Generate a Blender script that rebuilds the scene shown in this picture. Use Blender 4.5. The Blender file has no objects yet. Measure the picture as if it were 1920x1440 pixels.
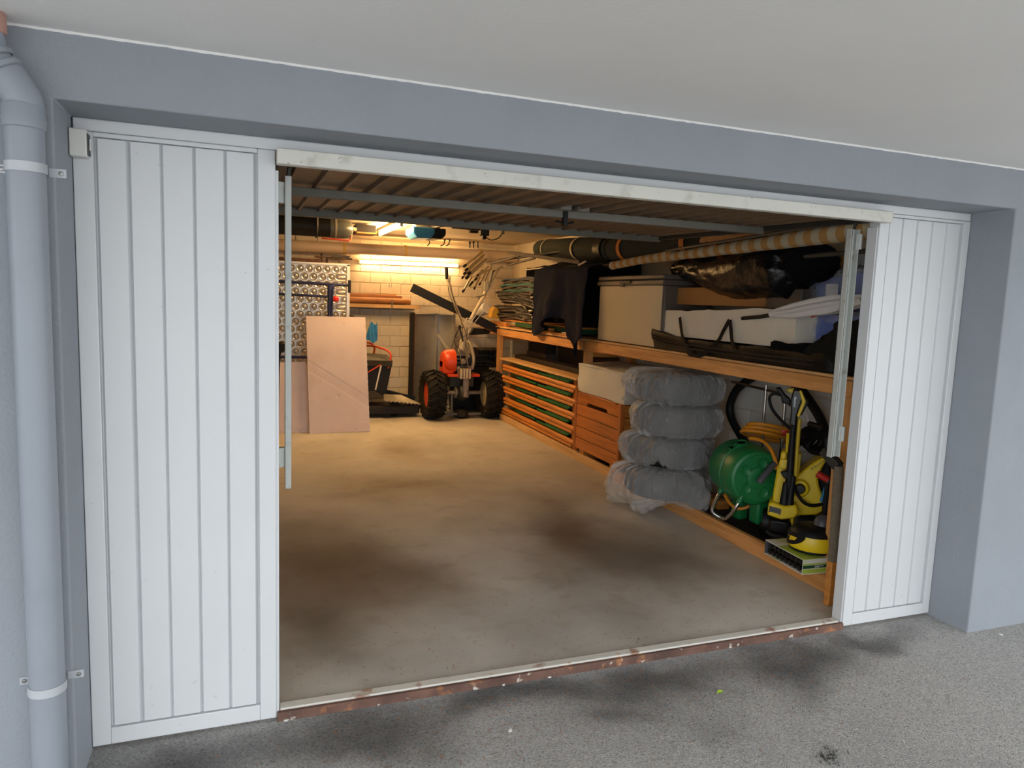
import bpy, bmesh, math, random
from mathutils import Vector, Matrix, noise, Euler
random.seed(7)
V = Vector
C = bpy.context.scene.collection
S = bpy.context.scene

# ------------------------------------------------------------------ camera, world, exposure
CAM = V((-0.0948, -2.6493, 1.583)); YAW, PITCH, ROLL, FPX = math.radians(20.537), math.radians(-6.638), math.radians(2.1), 1334.2
fw = V((math.sin(YAW)*math.cos(PITCH), math.cos(YAW)*math.cos(PITCH), math.sin(PITCH)))
r0 = V((math.cos(YAW), -math.sin(YAW), 0)); u0 = r0.cross(fw)
rt = r0*math.cos(ROLL) + u0*math.sin(ROLL); up = u0*math.cos(ROLL) - r0*math.sin(ROLL)
cam = bpy.data.objects.new('camera', bpy.data.cameras.new('camera')); C.objects.link(cam)
m = Matrix((rt, up, -fw)).transposed().to_4x4(); m.translation = CAM
cam.matrix_world = m
cam.data.sensor_width = 36; cam.data.lens = FPX/1920*36; cam.data.clip_start = 0.02
S.camera = cam
w = bpy.data.worlds.new('overcast'); S.world = w; w.use_nodes = True
nt = w.node_tree; bg = nt.nodes['Background']
tc = nt.nodes.new('ShaderNodeTexCoord'); sx = nt.nodes.new('ShaderNodeSeparateXYZ'); rp = nt.nodes.new('ShaderNodeValToRGB')
nt.links.new(tc.outputs['Generated'], sx.inputs[0]); nt.links.new(sx.outputs['Z'], rp.inputs[0]); nt.links.new(rp.outputs[0], bg.inputs[0])
rp.color_ramp.elements[0].color = (0.93, 0.96, 1.0, 1); rp.color_ramp.elements[1].color = (0.96, 0.98, 1.0, 1)
SKY, TUBE_BACK, TUBE_CEIL = 3.1, 65.0, 265.0
bg.inputs[1].default_value = SKY
vs = S.view_settings
S.display_settings.display_device = 'sRGB'
vs.view_transform = 'Standard'; vs.look = 'None'; vs.gamma = 1; vs.exposure = 0.0; vs.use_curve_mapping = False

# ------------------------------------------------------------------ helpers
def P(px, py, **k):
    """point seen at photo pixel px,py (1920x1440) on the plane x=, y= or z="""
    d = fw*FPX + rt*(px-960) - up*(py-720)
    (a, v), = k.items(); i = 'xyz'.index(a)
    return CAM + d*((v-CAM[i])/d[i])
RK = Matrix.Translation((2.975, 0, 0)) @ Matrix.Rotation(-math.atan(0.0179), 4, 'Z')   # the rack runs along the right wall, turned by one degree
RKI = RK.inverted()
def PR(px, py, d=0.0):
    """same, on the vertical plane d metres behind the rack front; in rack coordinates (depth, along, z)"""
    n = (RK.to_3x3() @ V((1,0,0))); o = RK @ V((d,0,0))
    q = fw*FPX + rt*(px-960) - up*(py-720)
    return RKI @ (CAM + q*((n.dot(o-CAM))/n.dot(q)))

MATW = {}
class MB:
    def __init__(s, X=None): s.v=[]; s.f=[]; s.X=X
    def add(s, vs_, fs, T=None):
        o=len(s.v)
        for v in vs_:
            v=V(v)
            if T is not None: v=T@v
            if s.X is not None: v=s.X@v
            s.v.append(v)
        s.f += [tuple(i+o for i in f) for f in fs]; return s
    def box(s, x0,x1,y0,y1,z0,z1, T=None):
        return s.add([(x0,y0,z0),(x1,y0,z0),(x1,y1,z0),(x0,y1,z0),(x0,y0,z1),(x1,y0,z1),(x1,y1,z1),(x0,y1,z1)],
              [(3,2,1,0),(4,5,6,7),(0,1,5,4),(1,2,6,5),(2,3,7,6),(3,0,4,7)],T)
    def bar(s, a,b,wd,ht,upv=(0,0,1)):
        """box beam from a to b, width wd, height ht"""
        a=V(a);b=V(b);t=(b-a);L=t.length;t.normalize();u=V(upv)
        if abs(t.dot(u))>.98:u=V((1,0,0))
        sd=t.cross(u).normalized();u=sd.cross(t)
        T=Matrix((sd,t,u)).transposed().to_4x4();T.translation=a
        return s.box(-wd/2,wd/2,0,L,-ht/2,ht/2,T)
    def tube(s, pts, r, n=8, closed=False, cap=True, flat=1.0):
        pts=[V(p) for p in pts];N=len(pts);rs=r if isinstance(r,(list,tuple)) else [r]*N
        fr=None;vs_=[]
        for i,p in enumerate(pts):
            if closed: t=(pts[(i+1)%N]-pts[i-1])
            else: t=pts[min(i+1,N-1)]-pts[max(i-1,0)]
            t=t.normalized() if t.length>1e-9 else V((0,0,1))
            if fr is None:
                a=V((0,0,1)) if abs(t.z)<.9 else V((1,0,0)); fr=t.cross(a).normalized()
            else:
                fr=(fr-t*fr.dot(t)).normalized()
            b=t.cross(fr)
            for k in range(n):
                an=2*math.pi*k/n
                vs_.append(p+(fr*math.cos(an)+b*math.sin(an)*flat)*rs[i])
        fs=[]
        for i in range(N if closed else N-1):
            j=(i+1)%N
            for k in range(n):
                fs.append((i*n+k,i*n+(k+1)%n,j*n+(k+1)%n,j*n+k))
        if cap and not closed:
            fs.append(tuple(range(n-1,-1,-1)));fs.append(tuple((N-1)*n+k for k in range(n)))
        return s.add(vs_,fs)
    def lathe(s, prof, n=24, T=None, closed=False, a0=0, a1=2*math.pi):
        """profile (r,z) turned about z"""
        full=abs(a1-a0-2*math.pi)<1e-6; m=n if full else n+1; vs_=[]
        for r,z in prof:
            for k in range(m):
                a=a0+(a1-a0)*k/n; vs_.append((r*math.cos(a),r*math.sin(a),z))
        fs=[];N=len(prof)
        for i in range(N if closed else N-1):
            j=(i+1)%N
            for k in range(n): fs.append((i*m+k,i*m+(k+1)%m,j*m+(k+1)%m,j*m+k))
        if not closed and full:
            if prof[0][0]>1e-4: fs.append(tuple(range(m-1,-1,-1)))
            if prof[-1][0]>1e-4: fs.append(tuple((N-1)*m+k for k in range(m)))
        return s.add(vs_,fs,T)
    def prism(s, poly, h, T=None):
        """polygon in xy, thickness h along z"""
        n=len(poly)
        return s.add([(x,y,0) for x,y in poly]+[(x,y,h) for x,y in poly],
              [tuple(range(n-1,-1,-1)),tuple(range(n,2*n))]+[(i,(i+1)%n,n+(i+1)%n,n+i) for i in range(n)],T)
    def grid(s, fn, nu, nv, th=0, closeu=False):
        """surface fn(u,v) in 0..1; th>0 gives a thickness along the normal"""
        mu=nu if closeu else nu+1
        pt=[[V(fn(i/nu,j/nv)) for i in range(mu)] for j in range(nv+1)]
        vs_=[p for row in pt for p in row]; fs=[]
        for j in range(nv):
            for i in range(nu):
                fs.append((j*mu+i,j*mu+(i+1)%mu,(j+1)*mu+(i+1)%mu,(j+1)*mu+i))
        if th:
            o=len(vs_); nn=[V() for _ in vs_]
            for f in fs:
                nr=(vs_[f[1]]-vs_[f[0]]).cross(vs_[f[3]]-vs_[f[0]])
                for i in f: nn[i]=nn[i]+nr
            vs_=vs_+[v-(n_.normalized() if n_.length>0 else n_)*th for v,n_ in zip(vs_,nn)]
            g=[tuple(o+i for i in reversed(f)) for f in fs]
            e=[]
            B=[j*mu for j in range(nv+1)]
            edges=[(a,a+1) for a in range(mu-1)]+[(nv*mu+a+1,nv*mu+a) for a in range(mu-1)]
            if not closeu: edges+=[(B[j+1],B[j]) for j in range(nv)]+[(B[j]+nu,B[j+1]+nu) for j in range(nv)]
            e=[(b,a,a+o,b+o) for a,b in edges]
            fs=fs+g+e
        return s.add(vs_,fs)
    def build(s, name, mt, parent=None, bev=0, ang=38, seg=2, sub=0, local=False, flat=False):
        me=bpy.data.meshes.new(name)
        vs_=s.v
        org=V((0,0,0))
        if parent is not None and not local:
            inv=MATW[parent.name].inverted(); vs_=[inv@v for v in vs_]
        elif parent is None and not local:
            xs=[v.x for v in vs_];ys=[v.y for v in vs_];zs=[v.z for v in vs_]
            org=V(((min(xs)+max(xs))/2,(min(ys)+max(ys))/2,min(zs))); vs_=[v-org for v in vs_]
        me.from_pydata([tuple(v) for v in vs_],[],s.f)
        bm=bmesh.new();bm.from_mesh(me)
        bmesh.ops.recalc_face_normals(bm,faces=bm.faces)
        if not flat:
            for f in bm.faces: f.smooth=True
            ca=math.radians(ang)
            for e in bm.edges:
                if len(e.link_faces)!=2 or e.calc_face_angle(0)>ca: e.smooth=False
        bm.to_mesh(me);bm.free()
        me.materials.append(mt)
        o=bpy.data.objects.new(name,me);C.objects.link(o);o.location=org
        if parent is not None: o.parent=parent; MATW[o.name]=MATW[parent.name]
        else: MATW[o.name]=Matrix.Translation(org)
        if bev:
            b=o.modifiers.new('edge','BEVEL');b.width=bev;b.segments=seg;b.limit_method='ANGLE';b.angle_limit=math.radians(40)
        if sub:
            b=o.modifiers.new('soft','SUBSURF');b.levels=sub;b.render_levels=sub
        return o
def tag(o,label=None,cat=None,group=None,kind=None):
    if label:o['label']=label
    if cat:o['category']=cat
    if group:o['group']=group
    if kind:o['kind']=kind
    return o
def thing(name,label,cat,loc=(0,0,0),rz=0,group=None,kind=None):
    o=bpy.data.objects.new(name,None);C.objects.link(o);o.location=V(loc);o.rotation_euler=(0,0,rz);o.empty_display_size=.05
    MATW[o.name]=Matrix.Translation(V(loc))@Matrix.Rotation(rz,4,'Z')
    return tag(o,label,cat,group,kind)
def copy_tree(o,parent=None):
    c=o.copy();C.objects.link(c)
    if parent is not None:c.parent=parent
    for ch in list(o.children):copy_tree(ch,c)
    return c
def smooth(pts,k=6):
    """Catmull-Rom through pts"""
    pts=[V(p) for p in pts];out=[]
    for i in range(len(pts)-1):
        a=pts[max(i-1,0)];b=pts[i];c=pts[i+1];d=pts[min(i+2,len(pts)-1)]
        for j in range(k):
            t=j/k;out.append(.5*((2*b)+(c-a)*t+(2*a-5*b+4*c-d)*t*t+(3*b-a-3*c+d)*t**3))
    out.append(pts[-1]);return out
def axisT(o,z,x=None):
    """matrix with local z along z at o"""
    z=V(z).normalized();a=V(x) if x is not None else (V((0,0,1)) if abs(z.z)<.9 else V((1,0,0)))
    xx=(a-z*a.dot(z)).normalized();yy=z.cross(xx)
    T=Matrix((xx,yy,z)).transposed().to_4x4();T.translation=V(o);return T
def nz(p,s=1.0): return noise.noise(V(p)*s)
def text(body,size,mt,parent,T,name='lettering',align='LEFT',ext=.0004):
    cu=bpy.data.curves.new(name,'FONT');cu.body=body;cu.size=size;cu.extrude=ext;cu.align_x=align;cu.resolution_u=3
    cu.materials.append(mt)
    t=bpy.data.objects.new(name,cu);C.objects.link(t)
    bpy.context.view_layer.update()
    me=bpy.data.meshes.new_from_object(t.evaluated_get(bpy.context.evaluated_depsgraph_get()))
    bpy.data.objects.remove(t)
    o=bpy.data.objects.new(name,me);C.objects.link(o)
    o.parent=parent;o.matrix_local=MATW[parent.name].inverted()@T
    return o

# ------------------------------------------------------------------ materials
def srgb(h):
    if isinstance(h,str):
        c=[int(h[i:i+2],16)/255 for i in (0,2,4)]
    else: c=h
    return tuple(((x/12.92) if x<=.04045 else ((x+.055)/1.055)**2.4) for x in c)+(1,)
def mat(name,col,rough=.6,metal=0,var=.12,vs=6,bump=0,bs=80,stretch=None,layers=(),spec=.5,coat=0,sheen=0,emit=None,dist=.01):
    """colour with noise variation, stain layers (colour,scale,lo,hi,amount[,stretch]) and fine relief"""
    M=bpy.data.materials.new(name);M.use_nodes=True;n=M.node_tree.nodes;l=M.node_tree.links
    b=n['Principled BSDF'];b.inputs['Roughness'].default_value=rough;b.inputs['Metallic'].default_value=metal
    b.inputs['Specular IOR Level'].default_value=spec;b.inputs['Coat Weight'].default_value=coat
    if sheen:b.inputs['Sheen Weight'].default_value=sheen
    c=srgb(col);tc=n.new('ShaderNodeTexCoord')
    def nzn(sc,st=None,det=4):
        t=n.new('ShaderNodeTexNoise');t.inputs['Scale'].default_value=sc;t.inputs['Detail'].default_value=det
        if st:
            mp=n.new('ShaderNodeMapping');mp.inputs['Scale'].default_value=st;l.new(tc.outputs['Object'],mp.inputs[0]);l.new(mp.outputs[0],t.inputs[0])
        else:l.new(tc.outputs['Object'],t.inputs[0])
        return t.outputs[0]
    def ramp(src,lo,hi,ca,cb):
        r=n.new('ShaderNodeValToRGB');e=r.color_ramp.elements;e[0].position=lo;e[1].position=hi;e[0].color=ca;e[1].color=cb;l.new(src,r.inputs[0]);return r.outputs[0]
    out=ramp(nzn(vs,stretch),.3,.7,tuple(x*(1-var) for x in c[:3])+(1,),tuple(min(1,x*(1+var)) for x in c[:3])+(1,))
    for L in layers:
        cc,sc,lo,hi,am=L[:5];st=L[5] if len(L)>5 else None
        k=ramp(nzn(sc,st,6),lo,hi,(0,0,0,1),(am,am,am,1))
        mx=n.new('ShaderNodeMix');mx.data_type='RGBA';l.new(k,mx.inputs[0]);l.new(out,mx.inputs[6]);mx.inputs[7].default_value=srgb(cc);out=mx.outputs[2]
    l.new(out,b.inputs['Base Color'])
    if bump:
        bp=n.new('ShaderNodeBump');bp.inputs['Strength'].default_value=bump;bp.inputs['Distance'].default_value=dist;l.new(nzn(bs,stretch,5),bp.inputs['Height']);l.new(bp.outputs[0],b.inputs['Normal'])
    if emit:
        b.inputs['Emission Color'].default_value=emit[0]+(1,);b.inputs['Emission Strength'].default_value=emit[1]
    return M
def film(name,col,alpha,rough=.25,bump=.3,bs=25):
    """thin translucent plastic"""
    M=mat(name,col,rough,var=.1,bump=bump,bs=bs,dist=.02);n=M.node_tree.nodes;l=M.node_tree.links
    t=n.new('ShaderNodeBsdfTransparent');x=n.new('ShaderNodeMixShader');lw=n.new('ShaderNodeLayerWeight');lw.inputs[0].default_value=.35
    mr=n.new('ShaderNodeMapRange');mr.inputs[3].default_value=alpha;mr.inputs[4].default_value=min(1,alpha+.36)
    l.new(lw.outputs['Facing'],mr.inputs[0]);l.new(mr.outputs[0],x.inputs[0]);l.new(t.outputs[0],x.inputs[1]);l.new(n['Principled BSDF'].outputs[0],x.inputs[2])
    l.new(x.outputs[0],n['Material Output'].inputs[0]);return M
def woodm(name,col,dark,axis='y',knots=True,rough=.55):
    st={'x':(1,14,14),'y':(14,1,14),'z':(14,14,1)}[axis]
    L=[(dark,2.2,.48,.62,.55,st),(dark,7,.55,.66,.35,st)]
    if knots:L.append(('5a3416',5,.70,.76,.7))
    return mat(name,col,rough,var=.12,vs=1.5,stretch=st,bump=.12,bs=3,layers=L,dist=.004)
M_facade=mat('grey facade plaster','91979e',.85,var=.04,vs=3,bump=.6,bs=95,layers=[('848a90',2,.5,.75,.25)],dist=.004)
M_porch=mat('white ceiling paint','ececeb',.85,var=.02,vs=2,bump=.2,bs=60,layers=[('e9e9e7',9,.62,.7,.5,(1,6,1))],dist=.004)
M_door=mat('white door paint','d3d6d8',.42,var=.015,vs=4,bump=.05,bs=40,layers=[('b9b6ac',30,.70,.76,.5),('8d8578',55,.74,.78,.6)])
M_rail=mat('aged white rail paint','d2d2c8',.5,var=.04,vs=6,bump=.1,bs=50,layers=[('a39c8c',14,.55,.75,.5),('6d4a33',40,.68,.74,.8)])
M_guide=mat('aged grey white guide paint','b9bdb8',.5,var=.05,vs=8,layers=[('82796b',20,.58,.72,.5)])
M_leaf=mat('dusty galvanised sheet','6e5f50',.45,.3,var=.12,vs=5,layers=[('5c4a3a',4,.5,.75,.5),('7c6e5e',9,.6,.75,.5)])
M_steel=mat('grey steel','77746a',.6,.15,var=.1,vs=10)
M_darksteel=mat('dark grey steel','3a3b38',.5,.4,var=.15,vs=10)
M_rust=mat('rusty steel','6e5145',.8,var=.2,vs=12,bump=.4,bs=60,layers=[('45302a',5,.45,.65,.7),('b67a4c',16,.6,.72,.7),('ddd8cc',30,.64,.7,.7)],dist=.004)
M_thr=mat('worn white threshold paint','d3d0c6',.6,var=.05,vs=8,bump=.2,bs=60,layers=[('8d5638',9,.6,.68,.8),('c48b52',18,.66,.72,.7)],dist=.003)
M_floor=mat('stained concrete','c3bfb5',.72,var=.10,vs=1.6,bump=.15,bs=90,dist=.003,layers=[('9b968c',1.0,.48,.68,.6),('c9c6bd',1.3,.54,.74,.5),('94856f',7,.55,.75,.35),('5a4632',60,.66,.72,.5)])
def ground_patches(M,blobs,scale=1.5):
    """dirt and darker patches lying on a floor: (x,y,rx,ry,turn,colour,amount), ragged by noise"""
    n=M.node_tree.nodes;l=M.node_tree.links;b=n['Principled BSDF']
    g=n.new('ShaderNodeNewGeometry');nzz=n.new('ShaderNodeTexNoise');nzz.inputs['Scale'].default_value=scale;nzz.inputs['Detail'].default_value=6
    l.new(g.outputs['Position'],nzz.inputs[0]);sb=n.new('ShaderNodeVectorMath');sb.operation='SUBTRACT';sb.inputs[1].default_value=(.5,.5,.5);l.new(nzz.outputs['Color'],sb.inputs[0])
    sc_=n.new('ShaderNodeVectorMath');sc_.operation='SCALE';sc_.inputs['Scale'].default_value=.75;l.new(sb.outputs[0],sc_.inputs[0])
    ad=n.new('ShaderNodeVectorMath');ad.operation='ADD';l.new(g.outputs['Position'],ad.inputs[0]);l.new(sc_.outputs[0],ad.inputs[1])
    out=b.inputs['Base Color'].links[0].from_socket
    for x,y,rx,ry,tn,cc,am in blobs:
        mp=n.new('ShaderNodeMapping');mp.vector_type='TEXTURE';mp.inputs['Location'].default_value=(x,y,0);mp.inputs['Rotation'].default_value=(0,0,tn);mp.inputs['Scale'].default_value=(rx,ry,1);l.new(ad.outputs[0],mp.inputs[0])
        gr=n.new('ShaderNodeTexGradient');gr.gradient_type='SPHERICAL';l.new(mp.outputs[0],gr.inputs[0])
        mr=n.new('ShaderNodeMapRange');mr.interpolation_type='SMOOTHSTEP';mr.inputs[1].default_value=.0;mr.inputs[2].default_value=1.0;mr.inputs[4].default_value=am;l.new(gr.outputs['Fac'],mr.inputs[0])
        mx=n.new('ShaderNodeMix');mx.data_type='RGBA';mx.blend_type='MULTIPLY';l.new(mr.outputs[0],mx.inputs[0]);l.new(out,mx.inputs[6]);mx.inputs[7].default_value=srgb(cc);out=mx.outputs[2]
    l.new(out,b.inputs['Base Color'])
ground_patches(M_floor,[(.30,1.5,.9,1.5,.1,'7a6048',.9),(.75,1.3,.5,.9,.3,'8a7866',.6),(2.0,1.6,.6,1.7,-.2,'77604c',.9),(2.35,1.0,.5,1.0,-.3,'86725f',.7),(1.1,3.2,1.0,.6,.2,'9a7a55',.6),(1.4,4.6,.5,.9,.0,'a98a60',.5),(.25,.7,.3,.5,0,'83796a',.6)])
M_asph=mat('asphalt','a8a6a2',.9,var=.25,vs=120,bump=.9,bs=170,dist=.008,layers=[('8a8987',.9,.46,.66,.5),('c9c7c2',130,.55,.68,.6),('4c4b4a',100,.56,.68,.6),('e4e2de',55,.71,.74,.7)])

ground_patches(M_asph,[(-.35,-.2,.7,.30,.1,'5f5e5d',.85),(.35,-.22,.55,.28,-.1,'6a6968',.85),(.95,-.12,.6,.20,0,'6f6e6d',.8),(1.6,-.15,.7,.26,0,'636261',.85),(2.25,-.28,.5,.30,.1,'626160',.85),(2.75,-.14,.5,.22,0,'6a6968',.8),(1.3,-.38,.4,.2,0,'7a7978',.7)],2.0)  # ragged darker patches in a row along the door
M_block=mat('cream painted block','d8ceb8',.75,var=.04,vs=4,bump=.3,bs=40,dist=.005,layers=[('b9ac92',8,.58,.75,.35)])
M_mortar=mat('cream painted mortar','cbc0a8',.85,var=.08,vs=10,bump=.4,bs=60,dist=.005)
M_rwall=mat('white painted rough wall','c9c6bd',.85,var=.05,vs=4,bump=.5,bs=25,dist=.008,layers=[('a9a497',3,.55,.7,.4)])
M_ceil=mat('garage ceiling boards paint','cdbfa6',.8,var=.06,vs=3,bump=.2,bs=40)
M_drain=mat('beige drain pipe','c7b49c',.4,var=.04,vs=4)
M_drainband=mat('yellowed pipe band','c8a864',.6)
M_downpipe=mat('grey painted downpipe','8f969f',.4,var=.03,vs=4,layers=[('7b828b',5,.55,.75,.3)])
M_pinkpipe=mat('terracotta pipe','b58b7c',.5)
M_clip=mat('light grey clip','b9bec3',.45,.2)
M_screw=mat('zinc screw','9a9a98',.35,.8)
M_boxw=mat('off white plastic','d5d5cf',.45,var=.03)
M_black=mat('black plastic','0f1012',.5,var=.1,spec=.3)
M_blackgloss=mat('glossy black plastic','0f1012',.25,var=.1)
M_rubber=mat('black tyre rubber','171614',.75,spec=.3,var=.15,vs=12,bump=.15,bs=60,layers=[('3a342c',7,.55,.75,.4)])
M_pink=mat('pinkish rigid foam','ecdcda',.8,var=.03,vs=3,bump=.12,bs=25,dist=.004,layers=[('b8988a',7,.66,.74,.5),('cdb0a2',2.5,.5,.75,.4)])
M_pink2=mat('pinkish foam edge','d9bfae',.8,var=.05,vs=8)
M_dimple=mat('pressed aluminium sheet','d0cec6',.38,.55,var=.05,vs=8)
M_dimdark=mat('pressed aluminium cup','b0a99c',.3,.8,var=.08,vs=12)
M_navyp=mat('dark blue enamel','1a2048',.4,var=.1)
M_red=mat('red plastic','c22418',.4,var=.06)
M_orange=mat('orange enamel','d8481c',.35,var=.05)
M_orange2=mat('orange red tube enamel','cf4a22',.4,var=.06)
M_planedwood=woodm('brown lumber','a8713d','6e4420','x')
M_palewood=woodm('pale lumber','d8b179','b08650','x',False)
M_rack=woodm('pine beam','d49a5c','b0763a','y')
M_rackp=woodm('pine post','cf9a5e','ad7840','z')
M_rackpale=woodm('pale pine board','dcb27a','bd8e56','y')
M_frame=woodm('varnished pine rail','cf8438','a05c1e','y',False,.4)
M_framex=woodm('varnished pine block','cf8a40','a0622a','x',False,.45)
M_chest=woodm('orange varnished pine','c4722a','94501a','y',True,.4)
M_chestz=woodm('orange varnished pine post','bf6e2c','94501a','z',True,.4)
M_green=mat('green painted slat','1f6b38',.5,var=.12,vs=8)
M_gtray=mat('green plastic tray','24532f',.5,var=.1)
M_bagw=mat('white woven bag','d6d4cb',.7,var=.03,vs=5,bump=.25,bs=14,dist=.01)
M_canvas=mat('cream canvas','ded6c4',.85,var=.04,vs=5,bump=.3,bs=12,dist=.012)
M_zip=mat('black nylon','0c0a09',.5,spec=.25,var=.15,vs=6,bump=.3,bs=16,dist=.012)
M_strap=mat('black webbing','0b0b0d',.75,spec=.2)
M_card=mat('brown cardboard','a8763f',.8,var=.04,vs=4)
M_cabbeige=mat('beige cabinet plastic','cdbd9c',.55,var=.02,vs=3)
M_cabgrey=mat('dark taupe plastic','5b5148',.5,var=.04)
M_navy=mat('dark navy fabric','10162a',.95,var=.1,vs=8,bump=.25,bs=40,dist=.004,spec=.15)
M_tarp=mat('black plastic sheeting','0d0d10',.24,var=.2,vs=6,bump=.6,bs=14,dist=.02,spec=.35)
M_blackcloth=mat('black cloth','0a0b0e',.95,var=.15,spec=.1,bump=.5,bs=30)
M_olive=mat('dark olive cloth','1b1a16',.95,spec=.15,var=.12,vs=6,bump=.3,bs=20)
M_white=mat('white umbrella cloth','d8d6d4',.75,var=.03,vs=5,bump=.2,bs=12,dist=.01)
M_blue=mat('blue packed fabric','6577b5',.6,var=.1,vs=6,bump=.3,bs=14,dist=.01)
M_film=film('clear plastic wrap','d7dae0',.12,.12)
M_bagfilm=film('milky plastic bag','efefee',.20,.17,.6,22)
M_mat1=mat('dark green ribbed mat','1f2620',.9,var=.15,vs=10)
M_cream=mat('cream strap','cfbf9f',.8)
M_ostrap=mat('orange strap','c8782a',.7)
M_alu=mat('aluminium tube','c3bdb0',.3,.9,var=.05)
M_greytube=mat('grey tube enamel','57524c',.45,.4,var=.08)
M_teal=mat('teal padded fabric','225853',.8,var=.1)
M_greyfab=mat('slate blue padded fabric','3a4252',.85,var=.1)
M_brownfab=mat('dark taupe padded fabric','26211d',.85,var=.1)
M_yellow=mat('yellow plastic','e3c41c',.38,var=.03,vs=5)
M_greenreel=mat('green moulded plastic','17723c',.42,var=.06,vs=5,bump=.05,bs=80)
M_greyplastic=mat('dark grey plastic','4a4b50',.45)
M_chrome=mat('chrome tube','c9c9c9',.15,1,var=.03)
M_hose=mat('orange garden hose','d58a22',.4,var=.05)
M_cutter=mat('cyan blue plastic','2f86b4',.45)
M_blued=mat('blue opener casing','2f86bd',.4,var=.04)
M_engine=mat('cast alloy engine','9a9286',.4,.6,var=.2,vs=14)
M_cream_enamel=mat('cream enamelled tube','cfc3a4',.4,.1,var=.08,vs=10)
M_greyblade=mat('grey painted blade','9c9c95',.4,.2,var=.08,vs=4,layers=[('5b5a52',4,.52,.72,.5)])
M_carton=mat('white printed carton','dcdcd2',.55,var=.03,layers=[('b9c68c',6,.5,.62,.8)])
M_cartongreen=mat('printed green band','a9c24a',.55,var=.1)
M_cartondark=mat('printed dark green band','1d4a2c',.55)
M_sign=mat('white sign board','b9b9b4',.6,var=.03)
M_signyel=mat('sign yellow','c79a35',.6)
M_ink=mat('black ink','141414',.7)
M_steelw=mat('white ink','e0e0dc',.6)
M_bluetape=mat('blue plastic bag','3277b5',.35,var=.12,vs=14,bump=.4,bs=30)
M_seat=mat('dark grey vinyl','3a3a36',.5,var=.1,vs=10)
M_plate=mat('galvanised checker plate','a8a393',.4,.6,var=.12,vs=14,bump=.4,bs=50,dist=.004)
M_brass=mat('brass','b08b3e',.35,.8)
M_needles=mat('dry pine needles','a06a3a',.85,var=.35,vs=30)
M_leafg=mat('fresh green leaf','a6c928',.5,var=.08)
M_flake=mat('white paint flake','e2e0da',.7)
M_weed=mat('dark moss tuft','35372c',.9,var=.3,vs=40)
M_tube1=mat('lit warm tube','ffe2b0',.5,emit=((1,.60,.25),TUBE_BACK))
M_tube2=mat('lit warm ceiling tube','ffe8c0',.5,emit=((1,.59,.24),TUBE_CEIL))
M_lampw=mat('white lamp body','e4ddcb',.5)
M_ribbed=mat('brown ribbed hose','7d7263',.6,var=.08)
M_wallpaper=mat('amber striped awning cloth','a37d48',.85,var=.05)
M_awnw=mat('cream awning cloth','aba289',.85,var=.05)
M_white2=mat('white paper','dcdcdc',.7)

# ------------------------------------------------------------------ setting: outside
ZH=2.105; ZC=2.292; YF=-0.2326; XL=-0.606; XR=3.336; YB=7.4; ZG=2.40; XW=3.62
def st(o,label,cat): return tag(o,label,cat,kind='structure')
b=MB().box(-14,16,-18,0.012,-.3,-.012)
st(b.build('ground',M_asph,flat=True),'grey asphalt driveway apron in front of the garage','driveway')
b=MB().box(-4,6.5,-3.5,YF,ZC,ZC+.25)
st(b.build('ceiling_porch',M_porch,flat=True),'white plastered soffit overhanging the driveway','ceiling')
b=MB()
b.prism([(-4,-.05),(XL,-.05),(XL,ZH),(XR,ZH),(XR,-.05),(6.5,-.05),(6.5,ZC),(-4,ZC)],.10-YF,Matrix(((1,0,0,0),(0,0,1,YF),(0,1,0,0),(0,0,0,1))))
st(b.build('wall_front',M_facade,bev=.006),'blue grey rendered facade wall around the recessed garage opening','wall')

random.seed(5)
b=MB().grid(lambda u,v:(-2+6.5*u,YF-.004*v+.0*u,ZC-.001-(.006+.0015*nz((u*60,0,0))+.002*nz((u*260,3,0)))*(1-v)),500,1,.003)
st(b.build('trim_3',M_porch,flat=True),'thin ragged white paint line where the soffit meets the facade','paint edge')

# ------------------------------------------------------------------ setting: garage shell
b=MB().box(-1.2,XW+.2,.012,YB+.2,-.3,0)
st(b.build('floor',M_floor,flat=True),'stained concrete garage floor','floor')
b=MB().box(-1.2,XW+.2,.10,YB+.2,ZG,ZG+.2)
st(b.build('ceiling',M_ceil,flat=True),'cream painted garage ceiling','ceiling')
b=MB().box(-1.2,-1.0,.10,YB+.2,0,ZG); st(b.build('wall_left',M_rwall,flat=True),'white painted left side wall of the garage','wall')
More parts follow.
